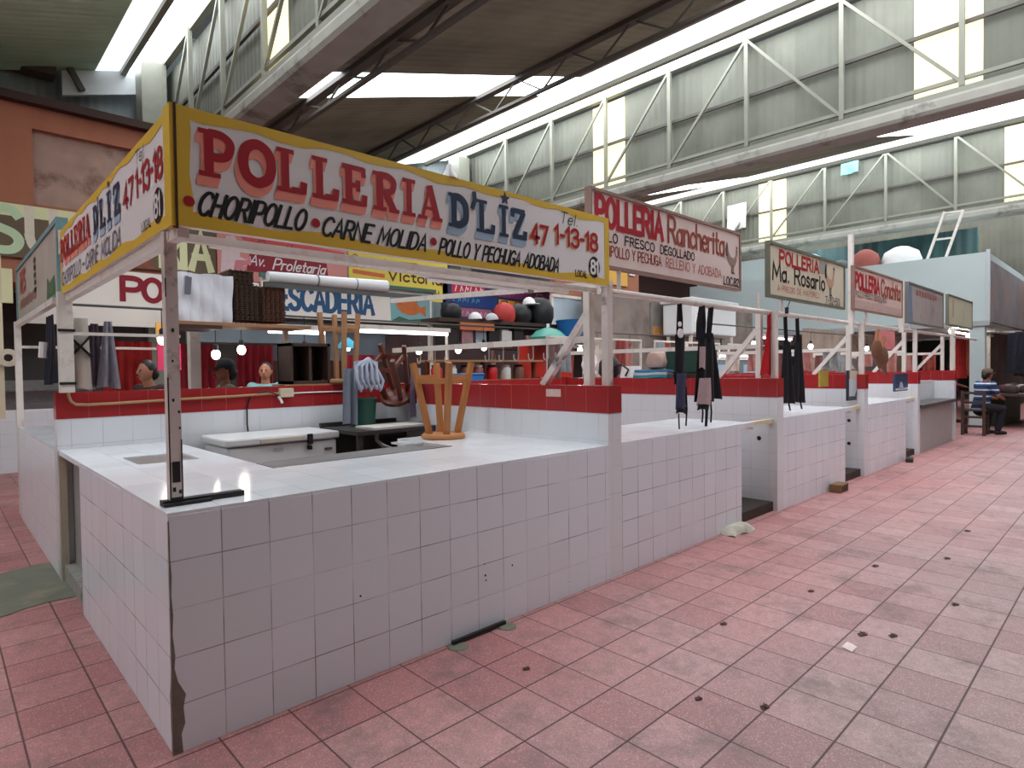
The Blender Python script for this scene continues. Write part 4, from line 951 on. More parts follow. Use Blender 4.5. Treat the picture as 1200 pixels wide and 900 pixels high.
# posts and rails of each stall
FLAB = ['second', 'third', 'fourth', 'fifth', 'sixth']
for i in range(5):
    x = DX[i]; L = (DX[i+1]-x) if i < 4 else 2.9
    t = thing('hanging_rail_frame', 'white tube rail frame of the %s stall along the aisle' % FLAB[i], 'rail frame', (x+.08, .15, 1.44))
    MB().box(x+.045, x+.105, .03, .09, 1.44, 2.18).build('post', WPW if i == 0 else WP, t)
    MB().box(x+.025, x+.085, .19, .25, 1.44, 2.16).build('post', WP, t)
    MB().bar((x+.055, .22, 2.0), (x+.055, .70, 1.44), .055).build('brace', WPW if i == 0 else WP, t)
    MB().tube([(x+.03, .10, 2.155), (x+L-.0, .10, 2.155)], .028, 10).build('front_rail', WP, t)
    MB().bar((x+.055, .2, 1.797), (x+.055, 2.95, 1.797), .04, .05).build('side_rail', WP, t)
    for xx in (x+.2, x+L-.35):
        if i in (0, 1, 2): MB().bar((xx, .04, 2.17), (xx, .04, 2.34), .025).build('sign_prop', WP, t)
MET = M('hook_metal', srgb(190, 184, 176), .35, .1, metal=.5)
def hook(p, z0):
    m = MB(); x, y = p
    pts = [(x, y, z0)] + [(x, y+.0-.0, z0-.10)] + [(x, y+.028*(1-math.cos(q)), z0-.10-.028*math.sin(q)) for q in [PI*k/6 for k in range(1, 7)]] + [(x, y+.056, z0-.07)]
    m.tube(pts, .0055, 6)
    return m.build('meat_hook', MET, smooth=True)
for k, y in enumerate((1.38, 1.19, 1.0, .82, .645, .51)):
    tag(hook((DX[0]+.055, y), 1.775), 'metal meat hook hanging from the side rail above the red dividing wall', 'hook', 'meat hooks on the side rail')
for k, y in enumerate((2.75, 2.45, 2.2, 1.98)):
    tag(hook((DX[0]+.055, y), 1.775), 'metal meat hook on the rear end of the side rail behind the upturned stool', 'hook', 'meat hooks behind the stool')
tag(MB().bar((8.42, .05, 2.0), (8.42, .05, 3.35), .06).build('pole', WP), 'tall thin white pole between the cream sign and the faded pink sign', 'pole')
tag(MB().bar((10.88, .05, 2.1), (10.88, .05, 2.95), .07).build('pole', WP), 'white pole between the faded pink sign and the grey sign', 'pole')
t = thing('pull_cord', 'thin pull cord with dark clip hanging below the cream sign', 'cord', (6.0, .1, 2.18))
MB().tube([(6.28, .0, 2.33), (6.28, .05, 2.22)], .006, 6).build('cord', GREYI, t); MB().box(6.265, 6.295, .035, .065, 2.16, 2.23).build('clip', BLK, t)

# aprons on the front rail
BCL = M('black_cloth', srgb(24, 23, 27), .9, .25, 20)
def apron_prof(tw, bw, ztop, zbib, zbot):
    return lambda v: tw if (ztop+(zbot-ztop)*v) > zbib else tw+(bw-tw)*min(1, 1.6*(zbib-(ztop+(zbot-ztop)*v))/(zbib-zbot))
GING = M('pink_gingham', srgb(172, 148, 150), .9, .3, 60)
t = thing('apron', 'narrow dark apron with white round patch and denim hem on the rail', 'apron', (4.1, .1, 2.15))
cloth('bib', (4.10, .1), .15, 1.86, 1.42, BCL, parent=t, amp=.015, folds=1)
m = MB(); m.tube([(4.085, .1, 2.16), (4.07, .1, 2.0), (4.06, .1, 1.86)], .012, 6); m.tube([(4.10, .1, 2.17), (4.12, .1, 2.0), (4.12, .1, 1.86)], .02, 6); m.build('neck_strap', BCL, t)
cloth('denim_skirt', (4.10, .088), .16, 1.52, 1.2, M('denim', srgb(58, 60, 86), .9, .25, 30), parent=t, amp=.012, folds=1)
cloth('hem', (4.10, .086), .16, 1.22, 1.165, BCL, parent=t, amp=.012, folds=1)
m = MB(); m.tube([(4.04, .08, 1.17), (4.045, .08, 1.08), (4.05, .08, 1.03)], .007, 6); m.build('apron_tie', BCL, t)
m = MB(); m.tube([(4.165, .08, 1.4), (4.17, .075, 1.2), (4.16, .08, 1.05)], .008, 6); m.build('apron_tie', BCL, t)
m = MB(); m.lathe((4.07, .075, 1.87), [(.04, -.008), (.042, 0), (.04, .008)], 16, Matrix.Rotation(PI/2, 3, 'X')); m.lathe((4.06, .075, 1.95), [(.022, -.006), (.022, .006)], 12, Matrix.Rotation(PI/2, 3, 'X')); m.build('white_patch', SWHITE, t)
t = thing('apron', 'black apron with pink gingham pockets hanging on the front rail', 'apron', (4.6, .1, 2.15))
cloth('bib', (4.55, .1), .36, 1.84, 1.25, BCL, parent=t, amp=.02, folds=2, wt=.26)
for a, b, c in ((4.49, 4.43, 4.42), (4.5, 4.52, 4.5), (4.66, 4.62, 4.62)):
    m = MB(); m.tube([(a, .1, 2.16), (b, .1, 1.98), (c, .1, 1.82)], .025, 6); m.build('neck_strap', M('navy_strap', srgb(28, 26, 46), .9) if a == 4.5 else BCL, t)
cloth('bib_pocket', (4.45, .078), .1, 1.76, 1.56, GING, parent=t, amp=.006, folds=1)
cloth('skirt_pocket', (4.49, .076), .27, 1.47, 1.22, GING, parent=t, amp=.012, folds=1, wt=.2)
cloth('hem', (4.47, .08), .2, 1.235, 1.175, BCL, parent=t, amp=.01, folds=1)
for a, z in ((4.44, 1.06), (4.50, 1.02), (4.52, 1.02), (4.60, 1.05)):
    m = MB(); m.tube([(a, .08, 1.26), (a+.01, .075, 1.15), (a+.005, .08, z)], .009, 6); m.build('apron_tie', BCL, t)
t = thing('apron', 'plain black apron flaring beside the gingham pocket apron', 'apron', (4.78, .16, 2.15))
cloth('bib', (4.74, .17), .34, 1.9, 1.26, BCL, parent=t, amp=.03, folds=2, wt=.14, sway=.1)
m = MB(); m.tube([(4.70, .12, 2.16), (4.71, .14, 2.0), (4.72, .16, 1.88)], .028, 6); m.build('neck_strap', BCL, t)
REDC = M('red_cloth', srgb(176, 16, 26), .85, .18, 12)
t = thing('apron', 'bright red apron hanging from the rail above the red wall', 'apron', (5.95, .1, 2.15))
cloth('bib', (5.93, .1), .36, 2.0, 1.475, REDC, parent=t, amp=.025, folds=2, wt=.07)
m = MB(); m.tube([(5.93, .1, 2.16), (5.925, .1, 2.05), (5.93, .1, 1.97)], .02, 6); m.build('neck_strap', REDC, t)
m = MB(); m.ball((6.05, .08, 1.84), (.05, .03, .06), 10, 8); m.build('pale_bow', M('pale_bow', srgb(206, 186, 176), .8), t)
for k, (xx, lab) in enumerate(((6.42, 'black apron hanging next to the red apron'), (6.76, 'black apron hanging right of the other plain black one'))):
    t = thing('apron', lab, 'apron', (xx, .1, 2.12))
    cloth('bib', (xx-.02, .1), .40, 1.85, 1.14, BCL, parent=t, amp=.03, folds=2, wt=.16, ph=k*1.2, sway=.04)
    m = MB(); m.tube([(xx-.06, .1, 2.15), (xx-.05, .1, 2.0), (xx-.03, .1, 1.84)], .022, 6); m.build('neck_strap', BCL, t)
    m = MB(); m.tube([(xx, .1, 1.2), (xx+.02, .09, 1.12), (xx+.05, .09, 1.06)], .01, 6); m.build('apron_tie', BCL, t)

# framed posters and small wall things
t = thing('poster', 'dark framed poster of a grey mountain leaning over the counter end', 'poster', (8.7, .16, 1.08))
m = MB(); m.box(8.47, 9.18, .1, .13, 1.08, 1.5); m.build('backing', M('poster_navy', srgb(26, 34, 52), .4), t)
Fp = frame((8.47, .1, 1.08), (1, 0, 0), (0, -1, 0))
for pts, nm, mt in (([(.05, .3), (.68, .27), (.68, .4), (.05, .42)], 'cream_band', CREAM), ([(.03, .06), (.67, .05), (.67, .28), (.03, .3)], 'sky', M('poster_sky', srgb(196, 206, 214), .5, .2, 9)), ([(.25, .06), (.64, .05), (.55, .16), (.45, .25), (.36, .17)], 'mountain', M('poster_mountain', srgb(72, 84, 104), .5, .3, 15))):
    m = MB(); patch(m, Fp, pts, .002 if nm != 'mountain' else .004); m.build(nm, mt, t)
t = thing('poster', 'dark blue poster with pale lower figure farther along the counters', 'poster', (11.1, .16, 1.15))
m = MB(); m.box(10.72, 11.5, .1, .13, 1.13, 1.42); m.build('backing', M('poster_blue', srgb(40, 60, 92), .4, .3, 9), t)
Fp = frame((10.72, .1, 1.13), (1, 0, 0), (0, -1, 0))
m = MB(); patch(m, Fp, [(.2, .03), (.5, .03), (.42, .14), (.3, .16)], .003); m.build('pale_figure', PBLUE, t)
m = MB(); patch(m, Fp, [(.02, .02), (.76, .02), (.76, .05), (.02, .05)], .003); m.build('pale_strip', SWHITE, t)
tag(MB().box(8.13, 8.45, .35, .37, 1.28, 1.5).build('notice', M('olive_notice', srgb(178, 152, 62), .6, .25, 9)), 'yellow olive notice on the red band left of the mountain poster', 'notice')
o = MB(); Fs = frame((6.06, 0, 0), (0, 1, 0), (1, 0, 0)); o.box(7.0, 7.35, 2.985, 2.993, 1.31, 1.37)
tag(o.build('sticker', M('worn_sticker2', srgb(220, 190, 184), .6, .2, 30)), 'small pale sticker on the red rear wall right of the black aprons', 'sticker')

# rubbish and bits at the counter feet
t = thing('rag', 'pale dirty rag bundle lying against the foot of the second counter', 'rag', (4.8, -.06, 0))
m = MB()
m.grid(lambda u, v: (4.62+.42*u, -.16+.16*v+.03*math.sin(u*7), .006+.085*math.sin(PI*min(1, u*1.02))**.6*math.sin(PI*min(1, v))**.6+.008*math.sin(u*19+v*7)), 20, 12, .005)
m.build('cloth', M('dirty_rag', srgb(190, 184, 170), .95, .2, 16, dirt=srgb(120, 108, 96), dirt_amt=.6), t, smooth=True)
t = thing('wood_block', 'brown chipped wood block with dark slots at the foot of the third counter', 'block', (7.6, -.14, 0))
m = MB(); m.box(7.34, 7.62, -.17, -.03, 0, .1); m.build('block', M('chipped_wood', srgb(120, 92, 66), .9, .35, 14), t, bevel=.012)
m = MB()
for q in (7.38, 7.46, 7.53): m.box(q, q+.03, -.175, -.17, .02, .08)
m.build('slots', DGREY, t)
t = thing('wood_block', 'small dark wood scrap at the foot of the fourth counter', 'block', (10.7, -.1, 0))
MB().obox((10.75, -.1, .03), (.3, .1, .06), Matrix.Rotation(.2, 3, 'Z')).build('scrap', DGREY, t)
t = thing('floor_bar', 'black metal bar with cement pads along the foot of the corner counter', 'bar', (1.65, -.04, 0))
m = MB(); m.bar((1.42, -.035, .02), (1.83, -.035, .02), .02); m.build('bar', BLK, t)
for x in (1.44, 1.82):
    m = MB(); m.lathe((x, -.06, 0), [(.06, 0), (.055, .006), (.03, .009)], 14); m.build('cement_pad', CONC, t)
LITM = M('dark_litter', srgb(92, 66, 66), .9, .3)
for k, (x, y, s) in enumerate(((2.05, -1.55, .03), (2.77, -.98, .03), (3.2, -1.62, .045), (3.7, -1.15, .03), (1.53, -.17+-.35, .022), (3.3, -1.75, .035), (4.6, -1.3, .04), (5.2, -1.65, .04), (4.1, -1.9, .035), (6.3, -1.6, .05), (1.9, -1.3, .02))):
    m = MB(); m.grid(lambda u, v: (x+s*(u-.5)*1.4+.01*math.sin(v*9), y+s*(v-.5)*.7+.01*math.sin(u*8), .003+.006*math.sin(u*6+v*5)**2), 6, 5, .002)
    tag(m.build('leaf_scrap', LITM), 'dark dry scrap lying on the pink floor tiles of the aisle', 'scrap', 'scraps on the aisle floor')
for k, (x, y, lab) in enumerate(((2.96, -1.62, 'pale feather scrap on the floor near the middle of the aisle'), (3.72, -2.36, 'pale paper scrap on the floor at the right edge of the photo'))):
    m = MB(); m.grid(lambda u, v: (x+.09*(u-.5)+.03*v, y+.06*(v-.5), .004+.012*math.sin(u*3.1)*math.sin(v*3)), 8, 6, .002)
    tag(m.build('paper_scrap', M('pale_scrap', srgb(214, 196, 194), .8)), lab, 'scrap')
m = MB(); m.lathe((3.22, .32, 1.006), [(.07, 0), (.1, .08), (.11, .13), (.115, .13), (.115, .145), (.09, .145), (.06, .012)], 18)
o = m.build('bucket', M('blue_plastic', srgb(42, 78, 130), .4), smooth=True); tag(o, 'small blue plastic tub on the second counter by the dividing wall', 'tub')
# ================================================================== BACK-TO-BACK STALLS AND THE ROW ACROSS
SLATE = M('slate_tarpaulin', srgb(86, 96, 104), .6, .2, 5)
DKB = M('dark_clutter', srgb(46, 40, 40), .8, .4, 6)
BULB = GLOW('bulb_glow', (1.0, .93, .82), 14)
TUBE = GLOW('tube_glow', (.92, .97, 1.0), 5)
FADEW = M('faded_white_board', srgb(222, 214, 206), .5, .05, 3)
TEALF = M('teal_frame', srgb(112, 148, 150), .5, .15, 5)

# left stall around the corner
t = thing('tiled_counter', 'white side counter of the next stall at the far left behind the corner stall', 'counter', (.4, 4.5, 0))
m = MB(); m.box(0, .1, 3.14, 5.9, 0, .985); m.box(.1, .8, 5.8, 5.9, 0, .985); m.build('side_wall', WTP, t)
m = MB(); m.box(.0, .8, 3.14, 5.9, .985, 1.005); m.build('countertop', TOP, t)
t, F = board('green framed pale sign of the next stall at the far left', (.05, 6.15, 2.18), (0, -1, 0), (-1, 0, 0), 3.1, .6, .06, M('left_sign_board', srgb(176, 168, 156), .5, .12, 2, dirt=srgb(150, 128, 116)), .03, TEALF)
m = MB(); text(m, F, 'RES', .35, .3, .2, .5, .26); m.build('red_heading', M('worn_red', srgb(160, 70, 70), .5, .2), t)
m = MB()
for i in range(9): patch(m, F, [(.3+.16*i, .12+.02*(i % 2)), (.42+.16*i, .12), (.42+.16*i, .22), (.3+.16*i, .2+.02*(i % 3))], .003)
m.build('worn_lettering', M('worn_rust', srgb(150, 112, 98), .5, .2), t)
m = MB()
for i in range(5): patch(m, F, [(1.55+.02*(i % 2), .46-.07*i), (1.72, .46-.07*i), (1.7, .51-.07*i), (1.55, .505-.07*i)], .003)
m.build('black_lettering', INK, t)
m = MB(); patch(m, F, [(2.4, .04), (2.9, .04), (2.86, .2), (2.6, .16), (2.45, .22)], .003); m.build('green_figure', M('sign_green', srgb(74, 104, 72), .6, .3, 9), t)
t = thing('tube_rack', 'white tube rack under the green framed sign at the far left', 'rail frame', (.03, 6.1, 1.0))
MB().box(.0, .06, 6.0, 6.06, 0, 2.18).build('post', WP, t)
MB().bar((.03, 3.1, 2.15), (.03, 6.1, 2.15), .05).build('rail', WP, t)
MB().bar((.03, 6.05, 1.9), (1.5, 6.05, 1.9), .03).build('cross_rail', WP, t)
MB().bar((.05, 3.1, 1.9), (.9, 3.1, 1.9), .025).build('cross_rail', WP, t)
tag(MB().box(-.1, .03, 7.9, 8.05, 1.0, 3.2).build('pillar', M('cream_pillar', srgb(214, 202, 174), .7, .06, 4)), 'cream square pillar at the far left edge of the photo', 'pillar')
t = thing('tape_roll', 'pale roll hanging on the cream pillar at the far left', 'roll', (.1, 7.85, 1.75))
m = MB(); m.lathe((.07, 7.85, 1.82), [(.05, -.03), (.12, -.03), (.12, .03), (.05, .03), (.05, -.03)], 18, Matrix.Rotation(PI/2, 3, 'X'), caps=False); m.build('roll', CREAM, t, smooth=True)
# goods in the left stall
NAVC = M('navy_cloth', srgb(30, 32, 44), .9, .25, 12)
t = thing('apron', 'dark navy apron hanging under the green framed sign', 'apron', (.03, 3.7, 2.1)); cloth('bib', (.06, 3.75), .42, 2.08, 1.5, NAVC, parent=t, ax=(0, 1, 0), amp=.03)
m = MB(); m.tube([(.0, 3.6, 1.85), (-.01, 3.6, 1.72)], .03, 8); m.build('white_tag', SWHITE, t)
cloth('jacket', (.12, 3.35), .3, 2.02, 1.46, M('plum_black_cloth', srgb(40, 34, 44), .9, .3, 9), 'dark jacket hanging beside the rear white post at the left', 'jacket', ax=(0, 1, 0), amp=.04)
t = thing('apron', 'white apron with a black cross band behind the left post', 'apron', (.2, 3.3, 2.1))
cloth('bib', (.2, 3.3), .16, 2.04, 1.46, M('offwhite_cloth', srgb(196, 188, 176), .9, .1, 9), parent=t, amp=.02, folds=1, wt=.12)
m = MB(); m.bar((.12, 3.27, 1.9), (.28, 3.27, 1.72), .06, .012); m.bar((.28, 3.265, 1.9), (.12, 3.265, 1.7), .06, .012); m.build('cross_band', BCL, t)
STR = M('grey_striped_cloth', srgb(136, 134, 146), .9, .3, 22)
cloth('apron', (.40, 3.3), .17, 2.02, 1.46, STR, 'grey striped apron hanging left of the red curtain', 'apron', amp=.03, folds=2, wt=.05)
cloth('apron', (.31, 3.34), .12, 2.0, 1.48, M('charcoal_cloth', srgb(72, 62, 74), .9, .3, 9), 'charcoal apron between the white apron and the striped apron', 'apron', amp=.02, folds=2, wt=.05)
t = thing('scale_shelf', 'grey metal display rack on the far left counter across the aisle', 'rack', (.4, 10.2, 1.0))
m = MB(); m.box(-3, 1.4, 10.0, 10.5, 1.02, 1.12); m.box(-3, 1.4, 10.3, 10.5, 1.12, 1.5); m.box(-3, 1.4, 10.05, 10.4, 1.32, 1.36); m.build('rack', STEEL, t)
for x in (-1.2, .1, 1.3): MB().bar((x, 10.1, 1.1), (x, 10.1, 1.5), .03).build('upright', STEEL, t)
# row across: long counter, dark backs
t = thing('tiled_counter', 'white counter front of the row across the back aisle, far left', 'counter', (3, 10.3, 0))
m = MB(); m.box(-8, 15, 10.0, 10.12, 0, .98); m.build('front_wall', WTP, t); m = MB(); m.box(-8, 15, 10.0, 10.7, .98, 1.02); m.build('countertop', TOP, t)
tag(MB().box(-8, 22, 11.6, 11.75, 0, 3.1).build('wall_inner', M('dim_back_wall', srgb(74, 68, 64), .85, .35, 1.2, dirt=srgb(46, 40, 38), dirt_amt=.8)), kind='structure')
CUR = M('red_curtain', srgb(150, 30, 28), .85, .2, 5)
CUR2 = M('crimson_curtain', srgb(142, 26, 42), .85, .2, 5)
for x0, x1, z0, z1, mt, lb in ((.88, 1.42, .9, 2.0, CUR, 'red curtain behind the striped apron at the left'), (1.72, 2.22, .9, 1.97, CUR2, 'crimson curtain between the bulbs behind the person in the dark cap'), (2.5, 3.02, .9, 1.98, CUR2, 'crimson curtain behind the woman at the rear wall'), (4.15, 4.75, .9, 1.85, CUR2, 'red curtain seen left of the upturned honey stool')):
    cloth('curtain', ((x0+x1)/2, 6.3), x1-x0, z1, z0, mt, lb, 'curtain', amp=.05, folds=5)
tag(MB().box(1.75, 3.3, 5.4, 6.0, 1.97, 2.2).build('hood', SLATE), 'slate grey metal hood under the shelf above the crimson curtains', 'hood')
cloth('tarpaulin', (4.0, 6.35), 2.0, 2.35, 1.75, SLATE, 'slate tarpaulin hanging behind the fluorescent tube', 'tarpaulin', amp=.04, folds=3)
# signs of the back stalls
t, F = board('white back stall sign with large red letters behind the left post', (.1, 6.0, 2.17), (1, 0, 0), (0, -1, 0), 2.62, .68, .05, FADEW)
for ch, a in (('P', .95), ('O', 1.18)): text(MB(), F, ch, a, .335, .265, .2, .25).build('red_letter', M('deep_red', srgb(130, 16, 36), .5), t)
t, F = board('pale sign with blue lettering and a painted orange fish', (2.76, 6.0, 2.38), (1, 0, 0), (0, -1, 0), 2.98, .56, .05, FADEW)
text(MB(), F, 'PESCADERIA', .06, .135, .33, 1.74, .22, gap=.2).build('blue_lettering', M('fish_sign_blue', srgb(34, 76, 116), .5, .1), t)
m = MB(); patch(m, F, [(2.14, .03), (2.94, .03), (2.94, .52), (2.12, .5)], .002); m.build('painted_water', M('painted_water', srgb(122, 168, 170), .6, .2, 3), t)
m = MB(); patch(m, F, [(2.24+.62*x, .12+.34*y) for x, y in ((0, .55), (.08, .75), (.25, .95), (.45, .98), (.65, .78), (.8, .5), (1.0, .62), (.97, .3), (.99, .02), (.8, .25), (.62, .12), (.4, .08), (.2, .2), (.06, .38))], .004); m.build('painted_fish', M('fish_orange', srgb(196, 106, 50), .6, .3, 12), t)
m = MB(); patch(m, F, [(2.24+.62*x, .12+.34*y) for x, y in ((.25, .95), (.4, 1.08), (.62, .98), (.72, .72), (.5, .92))], .005); disc(m, F, 2.32, .33, .014, .014, .005, 8); m.build('painted_fin', M('fin_brown', srgb(110, 60, 40), .6), t)
m = MB(); patch(m, F, [(2.13, .03), (2.9, .03), (2.8, .1), (2.5, .07), (2.3, .12)], .005); m.build('painted_weed', M('weed_green', srgb(60, 96, 84), .6, .3, 9), t)
tag(MB().box(2.72, 5.8, 5.94, 6.0, 2.94, 3.0).build('sign_edge', M('green_edge', srgb(70, 100, 92), .6)), 'dark green bar along the top of the fish sign', 'bar')
# row across the aisle
OLIVE = M('olive_brown_board', srgb(108, 92, 74), .7, .15, 2)
LCREAM = M('letter_cream', srgb(226, 226, 180), .6, .06, 3)
t, F = board('olive brown fascia sign with big cream letters under the orange upper room', (-1.5, 9.93, 3.5), (1, 0, 0), (0, -1, 0), 4.92, .86, .06, OLIVE)
m = MB(); patch(m, F, [(1.2, .66), (2.9, .66), (2.9, .86), (.9, .86)], .002); m.build('cream_strip', LCREAM, t)
GRL = M('letter_mint', srgb(196, 222, 184), .6, .06, 3)
text(MB(), F, 'S', 1.5, .1, .68, .4, .2).build('mint_letter', GRL, t)
text(MB(), F, 'U', 2.04, .16, .64, .32, .2).build('cream_letter', M('letter_white', srgb(222, 214, 196), .6), t)
for i, ch in enumerate('RIA'): text(MB(), F, ch, 3.98+(.0, .32, .5)[i], .1, .66, (.26, .08, .34)[i], .2).build('cream_letter', LCREAM, t)
m = MB(); patch(m, F, [(3.15, .02), (3.9, .34), (3.75, .08), (3.95, .02)], .003); m.build('red_triangle', M('brick_red', srgb(150, 78, 58), .6), t)
tag(MB().box(-1.2, .3, 9.9, 9.97, 2.75, 3.3).build('small_sign', LCREAM), 'small cream sign at the far left edge beneath the olive fascia', 'sign')
t, F = board('pink and crimson banner with white script above the white pack', (3.45, 9.93, 3.45), (1, 0, 0), (0, -1, 0), 2.8, 1.0, .05, M('banner_pink', srgb(222, 146, 140), .5, .12, 2))
m = MB(); patch(m, F, [(.55, .2), (2.35, .2), (2.3, .6), (.62, .56)], .002); m.build('crimson_band', M('banner_crimson', srgb(150, 30, 50), .5), t)
m = MB(); patch(m, F, [(.5, .82), (2.75, .7), (2.75, .84), (.4, .98)], .002); m.build('red_band', M('banner_red', srgb(214, 84, 84), .5), t)
text(MB(), F, 'Carnitas', .75, .66, .2, 1.05, .14, .25).build('brown_script', BRRED, t)
text(MB(), F, 'Av.', .62, .34, .2, .3, .14, .3).build('white_script', SWHITE, t)
text(MB(), F, 'Proletaria', 1.1, .3, .22, 1.15, .14, .3).build('white_script', SWHITE, t)
m = MB(); patch(m, F, [(.05+.62*x, .05+.85*y) for x, y in ((0, 0), (.05, .6), (.2, .95), (.45, .98), (.6, .8), (.62, .5), (.8, .45), (.95, .55), (.98, .4), (.7, .25), (.6, 0))], .003); m.build('pale_pig', M('pig_pink', srgb(232, 206, 210), .5, .1), t)
m = MB(); patch(m, F, [(.28, .1), (.34, .4), (.55, .42), (.62, .5), (.66, .36), (.5, .3), (.48, .08)], .005); m.build('pig_leg', M('pig_rose', srgb(222, 138, 146), .5), t)
t, F = board('yellow sign with red and black lettering above the fish sign', (6.3, 9.93, 3.35), (1, 0, 0), (0, -1, 0), 2.85, 1.05, .05, M('lemon_board', srgb(226, 206, 86), .5, .08, 2))
text(MB(), F, 'Carniceria', .1, .78, .16, 1.0, .14).build('brown_lettering', BRRED, t)
m = MB(); patch(m, F, [(1.1, .72), (1.9, .76), (1.9, .92), (1.1, .9)], .0025); m.build('red_patch', M('dull_red', srgb(170, 56, 60), .6, .3, 12), t)
text(MB(), F, 'Victoria', 1.05, .44, .24, 1.6, .2).build('black_script', M('dark_brown_ink', srgb(90, 40, 26), .5), t)
m = MB(); patch(m, F, [(.1, .5), (.95, .46), (.95, .56), (.1, .6)], .0025); m.build('orange_strip', M('dull_orange', srgb(214, 110, 70), .6, .2, 9), t)
text(MB(), F, 'VENDEN', 1.7, .1, .16, .85, .2).build('black_lettering', INK, t)
# cluttered shop with coloured signs
t, F = board('dark blue and red sign wall of the shop behind the caps shelf', (8.98, 9.93, 2.95), (1, 0, 0), (0, -1, 0), 4.6, 1.05, .05, M('shop_navy', srgb(44, 52, 84), .5, .3, 2))
for nm, pts, mt in (('red_panel', [(.3, .68), (1.5, .68), (1.45, .95), (.3, .95)], M('shop_red', srgb(190, 46, 70), .5, .1)), ('blue_panel', [(.1, .34), (1.9, .34), (1.9, .64), (.1, .64)], M('shop_blue', srgb(40, 62, 122), .5, .2)), ('rose_panel', [(.05, .06), (1.7, .06), (1.7, .3), (.05, .3)], M('shop_rose', srgb(150, 96, 116), .5, .3, 6)), ('violet_panel', [(1.95, .7), (4.4, .62), (4.4, .98), (1.95, 1.0)], M('shop_violet', srgb(128, 66, 112), .5, .3, 8)), ('orange_panel', [(1.98, .3), (3.0, .3), (3.0, .58), (1.98, .62)], M('shop_orange', srgb(228, 150, 50), .5, .2, 6))):
    m = MB(); patch(m, F, pts, .002); m.build(nm, mt, t)
for nm, a0, b0_, n, st, h, mt in (('pale_marks', .42, .74, 6, .17, .13, SWHITE), ('teal_marks', .35, .46, 6, .16, .1, M('teal_ink', srgb(80, 150, 170), .5)), ('pink_marks', .15, .11, 9, .16, .1, M('pink_ink', srgb(214, 150, 170), .5)), ('red_marks', 2.1, .36, 5, .16, .15, BRRED), ('rose_marks', 2.05, .76, 13, .17, .15, M('rose_ink', srgb(200, 76, 110), .5))):
    for i in range(n):
        m = MB(); ribbon(m, F, [(a0+st*i, b0_), (a0+st*i+.04, b0_+h), (a0+st*i+.09, b0_+.02*(i % 3)), (a0+st*i+.11, b0_+h*.8)][:2+i % 3], .028, .004); m.build(nm[:-1], mt, t)
# caps shelf in the second-row stall
t = thing('wall_shelf', 'dark shelf holding black bags and white caps behind the hooks rail', 'shelf', (6.6, 5.2, 2.3))
MB().box(5.15, 8.2, 5.0, 5.5, 2.36, 2.42).build('plank', WOOD4, t); m = MB()
for x in (5.3, 6.7, 8.0): MB().bar((x, 5.45, 0), (x, 5.45, 2.4), .06).build('upright', WP, t)
MB().box(5.15, 8.2, 5.0, 5.5, 1.93, 1.97).build('lower_plank', WOOD4, t)
BAGB = M('black_bag', srgb(28, 27, 30), .5, .25, 9)
rnd = random.Random(5)
for x, w_, h, mt, lb in ((7.1, .5, .34, BAGB, 'black bag in the middle of the caps shelf'), (7.65, .55, .5, BAGB, 'tall black bag at the right end of the caps shelf'), (6.75, .4, .34, M('red_bag', srgb(186, 60, 58), .6, .15), 'round red bag on the caps shelf'), (5.55, .35, .26, BAGB, 'small black bag at the left end of the caps shelf')):
    t = thing('bag', lb, 'bag', (x, 5.2, 2.42))
    m = MB(); m.lathe((x, 5.2, 2.42), [(w_*.42, 0), (w_*.5, h*.25), (w_*.5, h*.6), (w_*.36, h*.9), (w_*.16, h)], 16); m.build('bag_body', mt, t, smooth=True)
    m = MB(); m.tube([(x-.1, 5.2, 2.42+h*.93), (x-.06, 5.2, 2.42+h*1.12), (x+.06, 5.2, 2.42+h*1.12), (x+.1, 5.2, 2.42+h*.93)], .012, 6); m.build('handle', BLK, t)
def cap_(x, y, z, lb, m1, m2):
    t = thing('cap', lb, 'cap', (x, y, z))
    m = MB(); m.lathe((x, y, z), [(.12, 0), (.118, .05), (.095, .1), (.05, .135), (.01, .145)], 16); m.build('crown', m1, t, smooth=True)
    m = MB(); m.prism([(x-.1, y-.06, z+.005), (x-.11, y-.16, z+.0), (x-.05, y-.22, z-.0+.002), (x+.05, y-.22, z+.002), (x+.11, y-.16, z), (x+.1, y-.06, z+.005)], (0, 0, .012)); m.build('brim', m2, t)
cap_(6.05, 5.18, 2.42, 'white cap with black brim nearest the painted fish', SWHITE, BAGB)
cap_(6.4, 5.15, 2.42, 'black and white cap beside the round red bag', M('grey_white', srgb(190, 190, 192), .8), BAGB)
cap_(7.3, 5.12, 2.76, 'white cap lying on top of the middle black bag', SWHITE, SWHITE)
tag(MB().obox((5.95, 5.02, 2.3), (.75, .04, .12)).build('cloth_strip', M('rust_cloth', srgb(190, 112, 76), .9, .2, 8)), 'rust coloured cloth strip draped over the edge of the caps shelf', 'cloth')
for k in range(9):
    x = 5.35+.3*k; h = .2+.12*rnd.random()
    mt = [DKB, M('dusty_pink_box', srgb(140, 104, 110), .8, .3), M('grey_blue_box', srgb(110, 120, 132), .7, .2), BAGB, M('white_box', srgb(196, 194, 190), .6)][k % 5]
    m = MB(); m.box(x, x+.24, 5.05, 5.4, 1.97, 1.97+h); m.box(x+.03, x+.21, 5.08, 5.37, 1.97+h, 1.99+h)
    tag(m.build('goods_box', mt, bevel=.01), 'small box of goods on the lower plank under the caps shelf', 'box', 'goods under the caps shelf')
m = MB(); m.lathe((7.35, 4.7, 2.06), [(.2, 0), (.32, .05), (.33, .09), (.22, .2), (.05, .26)], 20)
